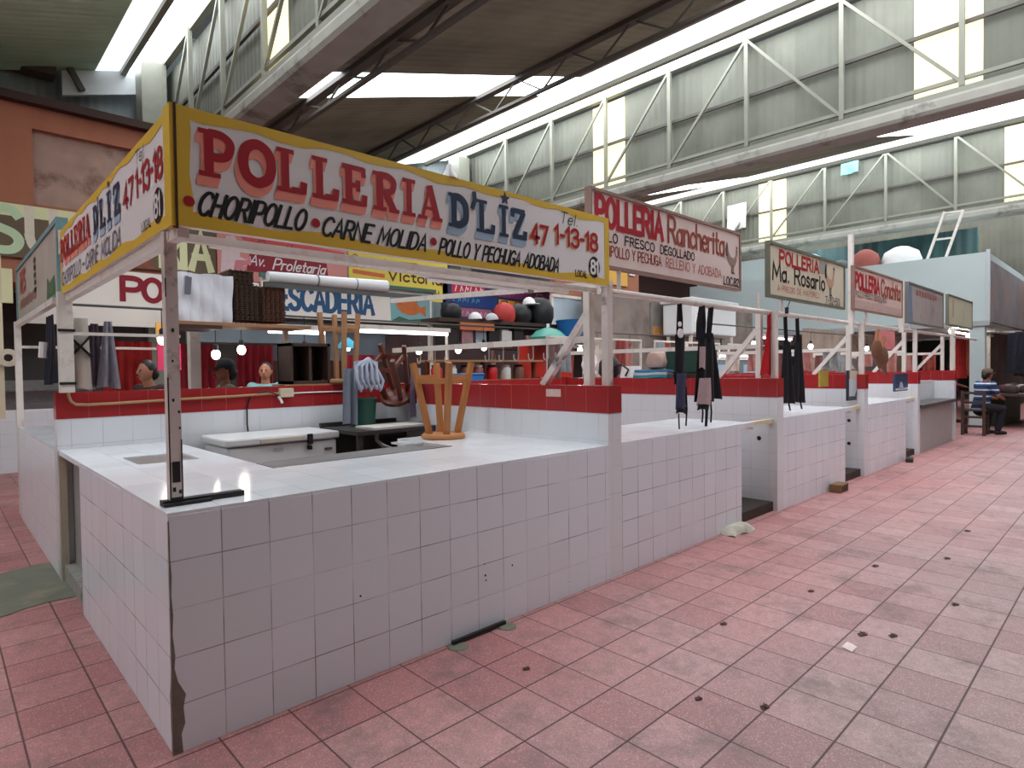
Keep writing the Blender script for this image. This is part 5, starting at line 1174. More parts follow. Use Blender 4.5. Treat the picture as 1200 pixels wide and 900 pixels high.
o = m.build('basket_lid', M('teal_plastic', srgb(84, 158, 142), .4), smooth=True); tag(o, 'teal plastic basket lid right of the goods under the shelf', 'basket')
MB().lathe((7.35, 4.7, 2.31), [(.03, 0), (.03, .08)], 10).build('lid_knob', SWHITE, o)
tag(MB().box(7.0, 8.7, 4.5, 4.95, 2.02, 2.06).build('shelf_board', WOOD4), 'dark board carrying the teal lid and the blue tub', 'shelf')
m = MB(); m.lathe((8.1, 4.7, 2.06), [(.28, 0), (.34, .3), (.36, .4), (.37, .42), (.33, .42), (.27, .03)], 20)
tag(m.build('tub', M('blue_tub', srgb(40, 104, 172), .4), smooth=True), 'large blue plastic tub right of the teal basket lid', 'tub')
cloth('plastic_sheet', (7.55, 4.9), 1.5, 2.0, 1.42, M('red_plastic_sheet', srgb(190, 50, 40), .35, .15, 4), 'bright red plastic sheet behind the meat hooks', 'sheet', amp=.05, folds=4)
t = thing('cage_rack', 'pale low rack of jars behind the meat hooks and honey stool', 'rack', (5.6, 4.6, 1.3))
m = MB(); m.box(4.6, 6.9, 4.4, 4.8, 1.38, 1.42); m.box(4.6, 6.9, 4.4, 4.8, 1.7, 1.73); m.build('plank', WOOD2, t)
for x in (4.62, 5.7, 6.86): MB().bar((x, 4.6, 0), (x, 4.6, 1.72), .05).build('upright', WOOD3, t)
for k, x in enumerate((4.75, 5.02, 5.3, 5.55, 5.85, 6.15, 6.45)):
    mt = [M('jar_red', srgb(196, 30, 34), .4), M('jar_white', srgb(214, 212, 206), .4), M('jar_brown', srgb(122, 84, 70), .5), M('jar_meat', srgb(150, 84, 84), .5)][k % 4]
    t = thing('jar', '%s jar on the low rack behind the hooks' % ('red', 'white', 'brown', 'pinkish', 'deep red', 'pale', 'brown topped')[k], 'jar', (x, 4.55, 1.42))
    m = MB(); m.lathe((x, 4.55, 1.42), [(.085, 0), (.09, .02), (.09, .17), (.07, .2)], 14); m.build('body', mt, t, smooth=True)
    m = MB(); m.lathe((x, 4.55, 1.62), [(.075, 0), (.075, .035)], 14); m.build('lid', SWHITE if k % 2 else BLK, t)
m = MB(); m.box(4.5, 4.85, 3.6, 3.9, 1.36, 1.5); m.box(4.49, 4.86, 3.59, 3.91, 1.5, 1.53)
tag(m.build('plastic_box', M('bright_blue_plastic', srgb(44, 120, 188), .4), bevel=.01), 'bright blue plastic box right of the upturned honey stool', 'box')
tag(MB().box(4.3, 5.1, 3.5, 4.0, 1.3, 1.36).build('box_shelf', WOOD4), 'dark plank under the bright blue plastic box', 'shelf')
t = thing('wire_table', 'dark legged table behind the hooks rail', 'table', (5.6, 3.7, 0))
MB().box(4.3, 6.4, 3.4, 4.1, 1.26, 1.30).build('table_top', WOOD4, t)
for x in (4.35, 6.35):
    for y in (3.45, 4.05): MB().bar((x, y, 0), (x, y, 1.26), .06).build('leg', WOOD4, t)
# framed plastic sheet
t = thing('plastic_window', 'white framed panel of hazy pale blue plastic behind the twin posts', 'panel', (10.2, 6, 2.0))
m = MB(); m.grid(lambda u, v: (8.86+2.8*u, 6.0+.05*math.sin(u*9)*math.sin(v*4), 2.02+1.1*v-.02*math.sin(u*12)), 24, 12, .004); m.build('plastic', M('hazy_blue_plastic', srgb(186, 204, 214), .25, .1, 2.5, dirt=srgb(140, 196, 196), dirt_amt=.5), t, smooth=True)
for a, b in (((8.84, 5.97, 3.14), (11.7, 5.97, 3.12)), ((11.69, 5.97, 0), (11.69, 5.97, 3.14)), ((8.84, 5.97, 0), (8.84, 5.97, 3.14))): MB().bar(a, b, .06).build('frame_bar', WP, t)
# lamps
for k, (x, y, z, lb) in enumerate(((1.227, 5.0, 1.965, 'bare bulb beside the pink sign left of the front post'), (1.80, 5.0, 1.80, 'bare bulb just above the dark cap'), (2.10, 5.0, 1.86, 'bare bulb against the crimson curtain'), (2.917, 5.0, 1.86, 'bare bulb in front of the dark wooden box'), (4.755, 5.0, 1.882, 'bare bulb above the upturned honey stool, left'), (5.526, 5.0, 1.906, 'bare bulb above the upturned honey stool, right'), (6.08, 5.0, 1.96, 'bare bulb near the middle of the hooks rail'), (8.6, 5.0, 1.944, 'bare bulb left of the twin white posts'), (9.147, 5.0, 2.0, 'bare bulb between the twin white posts'), (10.271, 5.0, 2.062, 'bare bulb right of the twin white posts'), (13.6, 5.0, 2.04, 'bare bulb behind the gingham aprons'))):
    t = thing('hanging_bulb', lb, 'bulb', (x, y, z))
    m = MB(); m.ball((x, y, z), (.05, .05, .06), 12, 8); m.build('bulb', BULB, t, smooth=True)
    m = MB(); m.lathe((x, y, z+.05), [(.03, 0), (.03, .06), (.015, .08)], 10); m.build('socket', BLK, t)
    m = MB(); m.tube([(x, y, z+.12), (x, y, 2.31)], .006, 5); m.build('cord', BLK, t)
tag(MB().tube([(.3, 5.0, 2.31), (14.5, 5.0, 2.31)], .014, 8).build('tube', M('dark_tube2', srgb(70, 70, 70), .5)), 'thin dark tube from which the bare bulbs hang', 'tube')
for xx, lb in ((.35, 'thin dark post behind the left aprons'), (8.3, 'thin dark post behind the twin white posts'), (14.4, 'thin dark post behind the far stalls')): tag(MB().bar((xx, 5.03, 0), (xx, 5.03, 2.33), .04).build('post', M('dark_tube2', srgb(70, 70, 70), .5)), lb, 'post')
tag(MB().box(1.32, 1.58, 5.6, 5.63, 1.62, 1.95).build('pink_card', M('hot_pink', srgb(236, 60, 110), .5, .1)), 'hot pink card hanging by the bulb left of the front post', 'card')
tag(MB().box(1.30, 1.38, 5.55, 5.58, 2.0, 2.2).build('orange_card', M('orange_card', srgb(240, 180, 90), .5, .1)), 'small orange card above the hot pink card', 'card')
for k, (x0, x1, y, z, lb) in enumerate(((3.3, 5.0, 4.6, 2.12, 'glowing fluorescent tube under the fish sign'), (2.2, 2.9, 4.4, 2.06, 'short glowing fluorescent tube right of the egg trays'), (9.3, 11.0, 3.4, 1.78, 'glowing fluorescent tube over the glass cases'), (11.2, 13.2, 3.4, 1.80, 'second glowing tube over the glass cases'), (14.0, 16.4, 4.0, 2.3, 'glowing tube below the white upper room'))):
    t = thing('tube_lamp', lb, 'lamp', (x0, y, z))
    MB().tube([(x0, y, z), (x1, y, z)], .02, 8).build('tube', TUBE, t)
    MB().box(x0-.03, x1+.03, y-.04, y+.04, z+.03, z+.09).build('batten', WP, t)
    MB().bar((x1+.02, y+.05, 0), (x1+.02, y+.05, z+.09), .03).build('stand_pole', WP, t)
t = thing('spotlight', 'cyan shaded lamp hanging above the looped straps', 'lamp', (3.545, 5.0, 1.9))
m = MB(); m.lathe((3.545, 5.0, 1.9), [(.14, 0), (.13, .05), (.06, .12), (.02, .15)], 16); m.build('shade', M('cyan_shade', srgb(70, 176, 206), .4), t, smooth=True)
m = MB(); m.ball((3.545, 5.0, 1.9), .04, 10, 8); m.build('bulb', BULB, t)
m = MB(); m.tube([(3.545, 5.0, 2.04), (3.545, 5.0, 2.31)], .006, 5); m.build('cord', BLK, t)
# dark backs inside the second-row stalls
tag(MB().box(3.2, 4.6, 6.6, 6.75, .4, 2.3).build('cabinet_back', M('brown_cabinet', srgb(92, 64, 52), .6, .25, 3)), 'brown cabinet back seen behind the pale upturned stool', 'cabinet')
for k, (x0, x1, y, z0, z1, c, lb) in enumerate(((5.0, 9.5, 6.6, .2, 2.3, (70, 50, 50), 'dim maroon partition behind the goods shelves'), (9.5, 17.5, 5.6, .2, 3.2, (136, 122, 114), 'grey brown partition behind the aprons'),)):
    tag(MB().box(x0, x1, y, y+.1, z0, z1).build('partition', M('partition_%s' % ('maroon', 'taupe')[k], srgb(*c), .8, .5, 2.2, dirt=srgb(60, 50, 48), dirt_amt=.6)), lb, 'partition')

# things along the walls of the second stall
t = thing('backpack', 'black backpack with carry loop on the red wall right of the twin posts', 'bag', (5.98, 2.25, 1.44))
m = MB(); m.lathe((5.98, 2.3, 1.445), [(.1, 0), (.15, .06), (.14, .2), (.09, .27), (.03, .29)], 16); m.build('bag_body', BAGB, t, smooth=True)
m = MB(); m.tube([(5.9, 2.2, 1.6), (5.92, 2.05, 1.62), (5.93, 1.95, 1.55), (5.93, 2.0, 1.47)], .014, 6); m.build('carry_loop', BLK, t)
t = thing('plastic_bag', 'white plastic bag lying on the red wall by the backpack', 'bag', (5.95, 2.5, 1.44))
m = MB(); m.grid(lambda u, v: (5.9+.12*u+.02*math.sin(v*9), 2.45+.35*u, 1.5+.28*v*(.7+.3*math.sin(u*7))), 8, 8, .01); m.build('bag_body', SWHITE, t, smooth=True)
for k, (y, z, h, c, lb) in enumerate(((1.6, 1.444, .035, (60, 140, 150), 'teal folded cloth at the bottom of the pile on the red wall'), (1.6, 1.482, .03, (190, 204, 212), 'pale folded cloth in the middle of the pile on the red wall'), (1.58, 1.515, .03, (70, 120, 150), 'blue folded cloth on top of the pile on the red wall'))):
    m = MB(); m.grid(lambda u, v: (5.9+.16*u, y-.24+.5*v, z+h+.006*math.sin(u*5+v*6)), 8, 8, h); tag(m.build('folded_cloth', M('folded_cloth_%d' % (k+1), srgb(*c), .9, .15, 9)), lb, 'cloth', 'folded cloths on the red wall')
tag(MB().obox((5.98, 1.95, 1.52), (.02, .3, .16), Matrix.Rotation(.3, 3, 'Y')).build('white_tray', SWHITE), 'white board leaning left of the folded cloths', 'board')
m = MB(); m.lathe((6.1, 1.62, 1.55), [(.06, 0), (.13, .03), (.15, .1), (.12, .2), (.05, .24)], 14)
tag(m.build('sack', M('pinkish_sack', srgb(186, 158, 146), .9, .3, 14), smooth=True), 'pinkish patterned sack resting on the pile of folded cloths', 'sack')
m = MB(); m.box(6.1, 6.5, 1.0, 1.5, 1.5, 1.82)
tag(m.build('crate', M('dark_green_crate', srgb(30, 66, 56), .5), bevel=.015), 'dark green crate behind the narrow denim apron', 'crate')
tag(MB().box(6.07, 6.55, .95, 1.55, 1.44, 1.5).build('crate_shelf', WOOD4), 'dark plank under the dark green crate', 'shelf')
t = thing('picture_board', 'grey and orange picture panel hanging above the folded cloths', 'picture', (12.7, 5.58, 2.35))
m = MB(); m.box(11.95, 13.55, 5.56, 5.6, 2.35, 3.15); m.build('board', M('photo_grey', srgb(132, 126, 120), .6, .4, 5), t)
m = MB(); m.box(12.0, 13.5, 5.55, 5.56, 2.38, 2.58); m.build('orange_strip', M('photo_orange', srgb(186, 130, 70), .6, .4, 8), t)
m = MB(); m.ball((12.85, 5.55, 2.82), (.34, .015, .19), 12, 8); m.build('grey_shape', M('photo_pale', srgb(172, 170, 166), .6), t)
t = thing('picture_board', 'yellow fruit picture stuck on the front of the white fridge', 'picture', (12.5, 4.59, 2.4))
m = MB(); m.box(12.25, 12.8, 4.575, 4.6, 2.4, 2.98); m.build('board', SWHITE, t)
m = MB(); m.ball((12.55, 4.575, 2.82), (.18, .015, .09), 10, 6); m.ball((12.5, 4.57, 2.62), (.18, .015, .08), 10, 6); m.build('yellow_fruit', M('fruit_yellow', srgb(220, 190, 50), .5), t)
t = thing('wall_fridge', 'white fridge box hung high behind the gingham aprons', 'fridge', (13.2, 4.8, 2.3))
m = MB(); m.box(12.2, 14.4, 4.6, 5.4, 2.35, 3.1); m.build('cabinet', FRZ, t, bevel=.04)
m = MB(); m.box(12.15, 14.45, 4.55, 5.45, 3.1, 3.22); m.build('top_panel', FRZ, t, bevel=.03)
MB().box(12.85, 14.3, 4.59, 4.6, 3.0, 3.03).build('grey_trim', GREYI, t)
for xx in (12.3, 14.3):
    for yy in (4.7, 5.3): MB().bar((xx, yy, 0), (xx, yy, 2.36), .06).build('stand_leg', WP, t)
GLS = M('dim_glass', srgb(120, 136, 138), .15, .2, 3)
for k, x in enumerate((9.3, 10.7, 12.1)):
    t = thing('display_case', ('left', 'middle', 'right')[k]+' pale glass display case behind the second stall rear wall', 'display case', (x, 3.6, 1.0))
    MB().box(x, x+1.2, 3.4, 3.9, 1.0, 1.35).build('base', STEEL, t)
    MB().box(x+.02, x+1.18, 3.42, 3.88, 1.35, 1.72).build('glass', GLS, t)
    MB().box(x, x+1.2, 3.4, 3.9, 1.72, 1.76).build('top_panel', FRZ, t)
    MB().box(x+.2, x+.9, 3.41, 3.42, 1.42, 1.62).build('price_card', PBLUE, t)
for i in range(1, 4):
    x = DX[i]+.3
    for k in range(6):
        xx = x+.42*k; h = .3+.25*rnd.random(); c = rnd.choice(((150, 70, 60), (110, 84, 84), (176, 120, 112), (140, 146, 150), (206, 190, 178), (132, 56, 50)))
        cloth('hanging_goods', (xx, 3.5+.15*(k % 2)), .26, 2.05, 2.05-h-.2, M('goods_%d_%d_%d' % c, srgb(*c), .85, .35, 12), 'hanging bundle of goods behind the %s stall rear wall' % FLAB[i-1], 'goods', group='bundles behind the %s stall' % FLAB[i-1], amp=.05, folds=2)
    gr = thing('goods_stand', 'white rail carrying the bundles behind the %s stall' % FLAB[i-1], 'rail', (x, 3.57, 0))
    MB().bar((x-.1, 3.57, 2.07), (x+2.4, 3.57, 2.07), .03).build('rail', WP, gr)
    for xx in (x-.08, x+2.38): MB().bar((xx, 3.57, 0), (xx, 3.57, 2.07), .03).build('post', WP, gr)
for i in range(2, 5):
    for k in range(6):
        y = .45+.38*k; h = .22+.2*rnd.random(); c = rnd.choice(((150, 70, 60), (120, 76, 70), (176, 120, 112), (150, 150, 150), (206, 190, 178), (132, 56, 50)))
        cloth('hanging_goods', (DX[i]+.055, y), .24, 1.775, 1.775-h, M('goods_%d_%d_%d' % c, srgb(*c), .85, .35, 12), 'bundle of goods hung on the side rail of the %s stall' % FLAB[i], 'goods', group='side rail bundles of the %s stall' % FLAB[i], amp=.04, folds=2, ax=(0, 1, 0))
tag(MB().box(14.9, 23.5, 3.0, 3.15, 0, 2.5).build('partition', M('partition_buff', srgb(150, 132, 120), .8, .5, 1.8, dirt=srgb(84, 62, 56), dirt_amt=.8)), 'buff patched partition under the white upper room', 'partition')
for k, (x, y) in enumerate(((10.6, 2.4), (13.4, 2.4), (16.6, 2.2), (19.5, 2.3))):  # bulbs added to brighten the dark stall interiors
    t = thing('hanging_bulb', 'added fill bulb deep inside the %s stall behind the rail' % ('third', 'fourth', 'fifth', 'sixth')[k], 'bulb', (x, y, 2.0))
    m = MB(); m.ball((x, y, 2.0), (.05, .05, .06), 12, 8); m.build('bulb', BULB, t, smooth=True)
    m = MB(); m.lathe((x, y, 2.05), [(.03, 0), (.03, .06), (.015, .08)], 10); m.build('socket', BLK, t)
    m = MB(); m.tube([(x, y, 2.12), (x, y, 2.31)], .006, 5); m.build('cord', BLK, t)
tag(MB().tube([(9.0, 2.4, 2.31), (22.0, 2.2, 2.31)], .014, 8).build('tube', M('dark_tube2', srgb(70, 70, 70), .5)), 'thin dark tube carrying the added fill bulbs of the far stalls', 'tube')
# fourth and fifth stall odds
HENB = M('brown_plumage', srgb(112, 76, 58), .9, .35, 20)
for k, (x, z) in enumerate(((9.9, 2.1), (10.2, 2.0))):
    t = thing('plucked_hen', ('left', 'right')[k]+' brown hen hanging from the rail beyond the mountain poster', 'hen', (x, .14, z))
    m = MB(); m.ball((x, .14, z-.3), (.09, .08, .16), 12, 10); m.tube([(x, .14, z-.4), (x+.02, .12, z-.52), (x+.05, .11, z-.58)], [.05, .03, .025], 8); m.build('body', HENB, t, smooth=True)
    for s in (-.03, .03):
        m = MB(); m.tube([(x+s, .12, z+.02), (x+s, .14, z-.18)], .012, 6); m.build('leg', M('hen_leg', srgb(190, 150, 90), .7), t)
cloth('cloth', (13.6, 1.0), 1.3, 2.28, 1.9, M('salmon_cloth', srgb(190, 110, 110), .9, .3, 9), 'salmon cloth hanging under the grey faded sign', amp=.06, folds=4)
m = MB(); m.lathe((13.2, 1.2, 1.45), [(.2, 0), (.34, .2), (.36, .26), (.33, .26), (.18, .02)], 18)
tag(m.build('basin', GREYMET, smooth=True), 'grey metal basin under the salmon cloth', 'basin')
cloth('dress', (18.6, .62), 1.3, 2.35, 1.2, M('scarlet_cloth', srgb(168, 36, 34), .85, .2, 5), 'long scarlet dress hanging at the far end of the aisle', 'dress', amp=.09, folds=4)
cloth('dress', (20.4, .7), 1.0, 2.3, 1.25, M('rust_orange_cloth', srgb(176, 92, 62), .85, .2, 5), 'rust orange garment hanging right of the scarlet dress', 'dress', amp=.07, folds=3)
t = thing('garment_stand', 'white garment rail at the far end of the aisle', 'rail frame', (17, .5, 0))
for a, b in (((17.2, .5, 0), (17.2, .5, 2.45)), ((19.6, .5, 0), (19.6, .5, 2.45)), ((22.0, .5, 0), (22.0, .5, 2.45))): MB().bar(a, b, .08).build('post', WP, t)
MB().bar((17.2, .55, 2.42), (23.0, .55, 2.42), .06).build('rail', WP, t)
rnd2 = random.Random(9)
for k in range(12):
    c = rnd2.choice(((34, 28, 30), (60, 40, 44), (84, 62, 60), (44, 44, 56), (110, 84, 78), (40, 30, 28)))
    cloth('garment', (20.9+.32*k, -.3-.12*k), .5, 2.4+.05*(k % 3), 1.2+.15*rnd2.random(), M('garment_%d_%d_%d' % c, srgb(*c), .9, .4, 8), 'dark garment hanging at the far right edge of the photo', 'garment', group='garments at the far right', amp=.08, folds=2, ax=(.5, -.85, 0))
tag(MB().bar((20.6, .1, 2.44), (24.6, -1.8, 2.5), .05).build('rail', WP), 'white rail of the dark garments at the far right', 'rail')
for k, (x, y, z) in enumerate(((19.0, .8, 2.46), (20.6, .9, 2.44), (21.6, 1.0, 2.40), (22.6, .8, 2.44))):
    t = thing('hanging_bulb', ('first', 'second', 'third', 'fourth')[k]+' bright lamp from the left over the far garments', 'bulb', (x, y, z))
    m = MB(); m.ball((x, y, z), (.13, .13, .1), 12, 8); m.build('bulb', BULB, t, smooth=True); m = MB(); m.lathe((x, y, z+.08), [(.05, 0), (.03, .03), (.01, .04), (.01, 2.56-z-.08)], 8); m.build('socket', BLK, t)
t = thing('goods_table', 'dark table heaped with goods at the far right', 'table', (19.5, -.45, 0))
MB().box(17.9, 21.5, -1.1, .2, .78, .84).build('table_top', WOOD4, t)
for x, y in ((18.0, -1.0), (21.4, -1.0), (18.0, .1), (21.4, .1)): MB().bar((x, y, 0), (x, y, .78), .08).build('leg', WOOD4, t)
tag(MB().box(18.6, 21.4, -.3, .1, 0, .7).build('storage_crate', M('dark_green_box', srgb(46, 60, 42), .7)), 'dark green crate under the far right goods table', 'crate')
for k in range(10):
    x = 18.2+.33*k; c = rnd2.choice(((60, 48, 46), (110, 90, 84), (160, 140, 130), (70, 40, 40)))
    m = MB(); m.lathe((x, -.5+.25*math.sin(k*2), .84), [(.12, 0), (.15, .06), (.12, .16), (.04, .2)], 10)
    tag(m.build('goods_bundle', M('bundle_%d_%d_%d' % c, srgb(*c), .9, .3, 9), smooth=True), 'small bundle heaped on the dark goods table', 'bundle', 'bundles on the goods table')
tag(MB().box(24.5, 43, .6, .8, 0, 2.6).build('partition', M('partition_far', srgb(70, 58, 56), .85, .5, 1.4, dirt=srgb(120, 92, 80))), 'dim brown stall fronts at the far end of the aisle', 'partition')
# sacks on the white upper room
for k, (x, y, z, rx, rz, c, lb) in enumerate(((18.6, 4.35, 4.3, .5, .62, (222, 222, 220), 'white sack left of the pole on the white upper room'), (18.7, 1.95, 4.3, .45, .5, (226, 226, 224), 'white sack right of the red bundle'), (18.4, 2.75, 4.3, .34, .5, (150, 84, 76), 'reddish bundle between the white sacks'), (18.4, 3.4, 4.3, .28, .3, (96, 104, 104), 'dark grey bundle beside the reddish bundle'))):
    m = MB(); m.lathe((x, y, z), [(rx, 0), (rx*1.08, rz*.3), (rx*.9, rz*.75), (rx*.4, rz), (rx*.15, rz*1.05)], 14)
    tag(m.build('sack', M('sack_%d' % (k+1), srgb(*c), .8, .12, 6), smooth=True), lb, 'sack')
tag(MB().box(18.5, 19.4, 5.0, 8.0, 4.3, 5.0).build('white_boxes', WHITEW), 'long white box lying on the white upper room left of the sacks', 'box')
# bits on the roof steel
t = thing('plastic_scrap', 'small white plastic scrap standing on the top edge of the front sign', 'scrap', (1.48, .0, 2.66))
m = MB(); m.lathe((1.48, .0, 2.662), [(.045, 0), (.04, .02), (.022, .05), (.016, .075), (.004, .085)], 12); m.build('scrap', SWHITE, t, smooth=True)
cloth('teal_scrap', (20.32, 3.75), .5, 7.95, 7.6, M('turquoise_plastic', srgb(110, 200, 196), .5), 'turquoise plastic scrap caught in the far roof glazing', 'scrap', ax=(0, 1, 0), amp=.05, folds=1)
cloth('torn_sheet', (20.32, 7.45), .7, 7.4, 6.5, M('torn_white', srgb(206, 206, 204), .8), 'torn white sheet hanging on the far truss above the hen sign', 'sheet', ax=(0, 1, 0), amp=.06, folds=1)
# ================================================================== PEOPLE
def capsule(m, pts, rad, n=10):
    m.tube(pts, rad, n)
    for p, r in zip(pts, rad): m.ball(p, r, n, 6)
def remesh(o, vox, it=4):
    r = o.modifiers.new('one_skin', 'REMESH'); r.mode = 'VOXEL'; r.voxel_size = vox
    sm = o.modifiers.new('soft', 'SMOOTH'); sm.factor = .5; sm.iterations = it
    for p in o.data.polygons: p.use_smooth = True
    return o
def person(lab, loc, face, pose, skin, hair, top, pants, H=1.65, cap=None, stripes=None, lean=0.0, tilt=0.0):
    """one continuous body (remeshed), clothes and hair as children; +y of the figure is where it faces"""
    t = thing('person', lab, 'person', loc)
    c, s_ = math.cos(face), math.sin(face)
    k = H/1.65
    seat = pose == 'sit'
    hip = .60 if seat else .88*k
    def P(x, y, z):
        # bend the upper body forward about the hips
        if z > hip:
            d = z-hip; y, z = y+d*math.sin(lean), hip+d*math.cos(lean)
        return V((loc[0]+x*c-y*s_, loc[1]+x*s_+y*c, loc[2]+z))
    sh = hip+.50*k; nk = sh+.06*k; hd = nk+.15*k
    # joints
    J = {}
    for sd in (-1, 1):
        J['sh', sd] = (sd*.17*k, 0, sh)
        if pose == 'sit':
            J['el', sd] = (sd*.24*k, .12, sh-.24*k); J['wr', sd] = (sd*.13*k, .36, sh-.30*k)
            J['hp', sd] = (sd*.09*k, 0, hip); J['kn', sd] = (sd*.14*k, .40, hip-.03); J['an', sd] = (sd*.13*k, .30, .09)
        else:
            J['el', sd] = (sd*.25*k, .02, sh-.28*k); J['wr', sd] = (sd*.22*k, .20 if pose == 'work' else .06, sh-(.34 if pose == 'work' else .52)*k)
            J['hp', sd] = (sd*.09*k, 0, hip); J['kn', sd] = (sd*.10*k, .02, .47*k); J['an', sd] = (sd*.10*k, -.01, .09)
    b = MB()
    capsule(b, [P(0, 0, hip+.02), P(0, .0, hip+.22*k), P(0, .0, sh-.12*k)], [.135*k, .125*k, .145*k], 14)
    capsule(b, [P(-.12*k, 0, sh-.05*k), P(.12*k, 0, sh-.05*k)], [.085*k, .085*k])
    capsule(b, [P(0, 0, sh-.02), P(0, .01, nk+.05*k)], [.062*k, .052*k])
    b.ball(P(0, .015, hd), (.075*k, .088*k, .11*k), 16, 12)
    b.ball(P(0, .045, hd-.05*k), (.055*k, .06*k, .065*k), 12, 8)
    capsule(b, [P(0, .10*k, hd+.01*k), P(0, .118*k, hd-.022*k)], [.010*k, .015*k], 8)
    for sd in (-1, 1):
        b.ball(P(sd*.078*k, .0, hd-.005), (.012, .02, .03), 8, 6)
        capsule(b, [P(*J['sh', sd]), P(*J['el', sd])], [.052*k, .042*k]); capsule(b, [P(*J['el', sd]), P(*J['wr', sd])], [.040*k, .028*k])
        w_ = V(J['wr', sd]); d = (w_-V(J['el', sd])).normalized()
        palm = w_+d*.05*k; capsule(b, [P(*w_), P(*palm)], [.026*k, .034*k], 8)
        for f in range(4):
            q = palm+V(((f-1.5)*.018*k, 0, 0)); L = (.055, .068, .064, .048)[f]*k
            capsule(b, [P(*q), P(*(q+d*L*.6)), P(*(q+d*L+V((0, .012, -.016))))], [.011*k, .010*k, .009*k], 6)
        th = w_+d*.02*k; capsule(b, [P(*th), P(*(th+d*.035*k+V((-sd*.035*k, .015, 0)))), P(*(th+d*.065*k+V((-sd*.042*k, .02, 0))))], [.012*k, .011*k, .009*k], 6)
        capsule(b, [P(*J['hp', sd]), P(*J['kn', sd])], [.085*k, .06*k]); capsule(b, [P(*J['kn', sd]), P(*J['an', sd])], [.057*k, .038*k])
        a = V(J['an', sd]); capsule(b, [P(a.x, a.y-.02, .045), P(a.x, a.y+.09, .04), P(a.x, a.y+.16, .03)], [.04, .038, .03], 8)
    remesh(b.build('body', skin, t), .0105, 3)
    e = MB()
    for sd in (-1, 1): e.ball(P(sd*.03*k, .083*k+.012, hd+.012*k), (.013, .009, .008), 8, 6)
    e.build('eyes', M('eye_dark', srgb(30, 22, 20), .3), t)
    e = MB(); e.ball(P(0, .088*k+.015, hd-.062*k), (.024*k, .01, .007*k), 10, 6); e.build('mouth', M('lips', srgb(140, 74, 68), .6), t)
    h = MB()
    if hair:
        h.ball(P(0, -.012*k, hd+.025*k), (.086*k, .095*k, .105*k), 16, 10)
        h.ball(P(0, -.05*k, hd-.03*k), (.08*k, .06*k, .08*k), 12, 8)
        # keep the face clear: hair sits behind the brow line
        h.v = [p for p in h.v]
        remesh(h.build('hair', hair, t), .012, 3)
    if cap:
        m = MB(); m.lathe(P(0, .0, hd+.03*k), [(.096*k, 0), (.098*k, .03), (.085*k, .075*k), (.05*k, .1*k), (.01, .108*k)], 18)
        f = P(0, .14*k, hd+.04*k)-P(0, 0, hd+.04*k)
        m.prism([P(-.08*k, .04, hd+.03*k), P(-.075*k, .12*k, hd+.025*k), P(-.04*k, .17*k, hd+.018*k), P(.04*k, .17*k, hd+.018*k), P(.075*k, .12*k, hd+.025*k), P(.08*k, .04, hd+.03*k)], (0, 0, .012))
        m.build('cap', cap, t, smooth=True)
    # clothes: looser shells that end at neck, sleeve, waist and ankle
    m = MB()
    capsule(m, [P(0, 0, hip+.0), P(0, 0, hip+.22*k), P(0, 0, sh-.11*k)], [.155*k, .15*k, .165*k], 16)
    capsule(m, [P(-.13*k, 0, sh-.05*k), P(.13*k, 0, sh-.05*k)], [.10*k, .10*k])
    for sd in (-1, 1): 
        e0, e1 = V(J['sh', sd]), V(J['el', sd]); q = e0+(e1-e0)*.7
        capsule(m, [P(*e0), P(*q)], [.072*k, .062*k])
    remesh(m.build('shirt', stripes or top, t), .014, 4)
    m = MB()
    capsule(m, [P(0, -.01, hip+.02), P(0, 0, hip-.05)], [.15*k, .14*k], 12)
    for sd in (-1, 1):
        capsule(m, [P(*J['hp', sd]), P(*J['kn', sd])], [.105*k, .078*k]); a = V(J['an', sd]); capsule(m, [P(*J['kn', sd]), P(a.x, a.y, .12)], [.075*k, .06*k])
    remesh(m.build('trousers', pants, t), .014, 4)
    m = MB()
    for sd in (-1, 1):
        a = V(J['an', sd]); capsule(m, [P(a.x, a.y-.03, .05), P(a.x, a.y+.1, .045), P(a.x, a.y+.18, .036)], [.05, .047, .036], 8)
    m.build('shoes', M('black_shoes', srgb(30, 28, 28), .5), t)
    return t
SKIN = M('brown_skin', srgb(170, 116, 92), .6, .06, 5)
SKIN2 = M('dark_tan_skin', srgb(142, 92, 72), .6, .06, 5)
HAIR = M('black_hair', srgb(22, 18, 18), .5, .3, 20)
OLV = M('olive_grey_shirt', srgb(104, 104, 94), .9, .15, 9)
person('person in a dark cap and olive shirt seen over the rear wall', (1.64, 4.2, 0), 1.45, 'stand', SKIN2, HAIR, OLV, NAVC, 1.66, cap=M('black_cap', srgb(26, 26, 30), .8))
person('dark haired woman facing the camera over the rear wall, pale blue top', (2.51, 5.3, 0), 2.55, 'stand', SKIN, HAIR, M('aqua_top', srgb(120, 170, 176), .9, .15, 9), NAVC, 1.655)
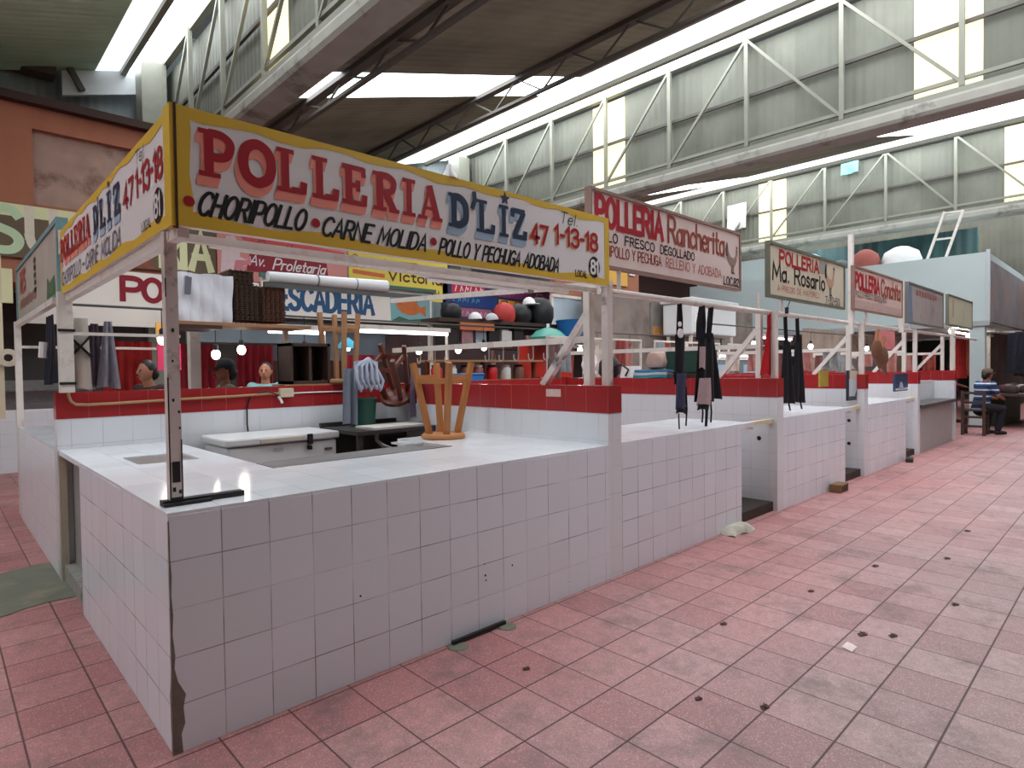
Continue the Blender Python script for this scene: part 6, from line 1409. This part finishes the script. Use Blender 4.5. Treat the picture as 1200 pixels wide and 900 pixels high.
person('dark haired person bending over beside the pink card at the left', (1.17, 5.0, 0), 2.0, 'work', SKIN, HAIR, M('dark_brown_top', srgb(66, 46, 46), .9, .2, 9), NAVC, 1.68, lean=.18)
def stripe_mat():
    m, n, b = nt('blue_striped_polo')
    tc = N(n, 'ShaderNodeNewGeometry'); sp = N(n, 'ShaderNodeSeparateXYZ'); n.links.new(tc.outputs['Position'], sp.inputs[0])
    fr = math_(n, 'FRACT', math_(n, 'DIVIDE', sp.outputs[2], .14))
    c = mixc(n, math_(n, 'LESS_THAN', fr, .2), srgb(36, 62, 104), srgb(190, 198, 208))
    c = mixc(n, math_(n, 'LESS_THAN', math_(n, 'ABSOLUTE', math_(n, 'SUBTRACT', fr, .6)), .13), c, srgb(22, 34, 60))
    n.links.new(c, b.inputs['Base Color']); b.inputs['Roughness'].default_value = .9
    return m
person('seated person in blue striped polo and dark trousers seen from behind', (16.12, -.2, 0), -2.2, 'sit', SKIN2, HAIR, NAVC, M('dark_trousers', srgb(28, 28, 36), .9, .2, 9), 1.74, stripes=stripe_mat(), cap=M('brown_cap', srgb(96, 78, 62), .8), lean=.22)
person('person in a maroon top standing beyond the seated man in stripes', (19.3, .9, 0), 3.6, 'work', SKIN, HAIR, M('maroon_top', srgb(96, 44, 50), .9, .2, 9), NAVC, 1.55)
# tall stool with a ladder back
t = thing('wooden_stool', 'tall dark wooden ladder back stool under the seated man in stripes', 'stool', (16.0, -.1, 0))
m = MB(); m.box(15.8, 16.24, -.34, .1, .53, .57); m.build('seat', WOOD4, t, bevel=.01)
for x, y, h in ((15.82, .07, .98), (15.82, -.31, .98), (16.2, .07, .53), (16.2, -.31, .53)): MB().bar((x, y, 0), (x, y, h), .055).build('leg', WOOD4, t)
for z in (.2, .4, .72, .93): MB().bar((15.82, .07, z), (15.82, -.31, z), .035, .05).build('rung', WOOD4, t)
for z in (.25, .42):
    for y in (.07, -.31): MB().bar((15.82, y, z), (16.2, y, z), .03, .04).build('rung', WOOD4, t)
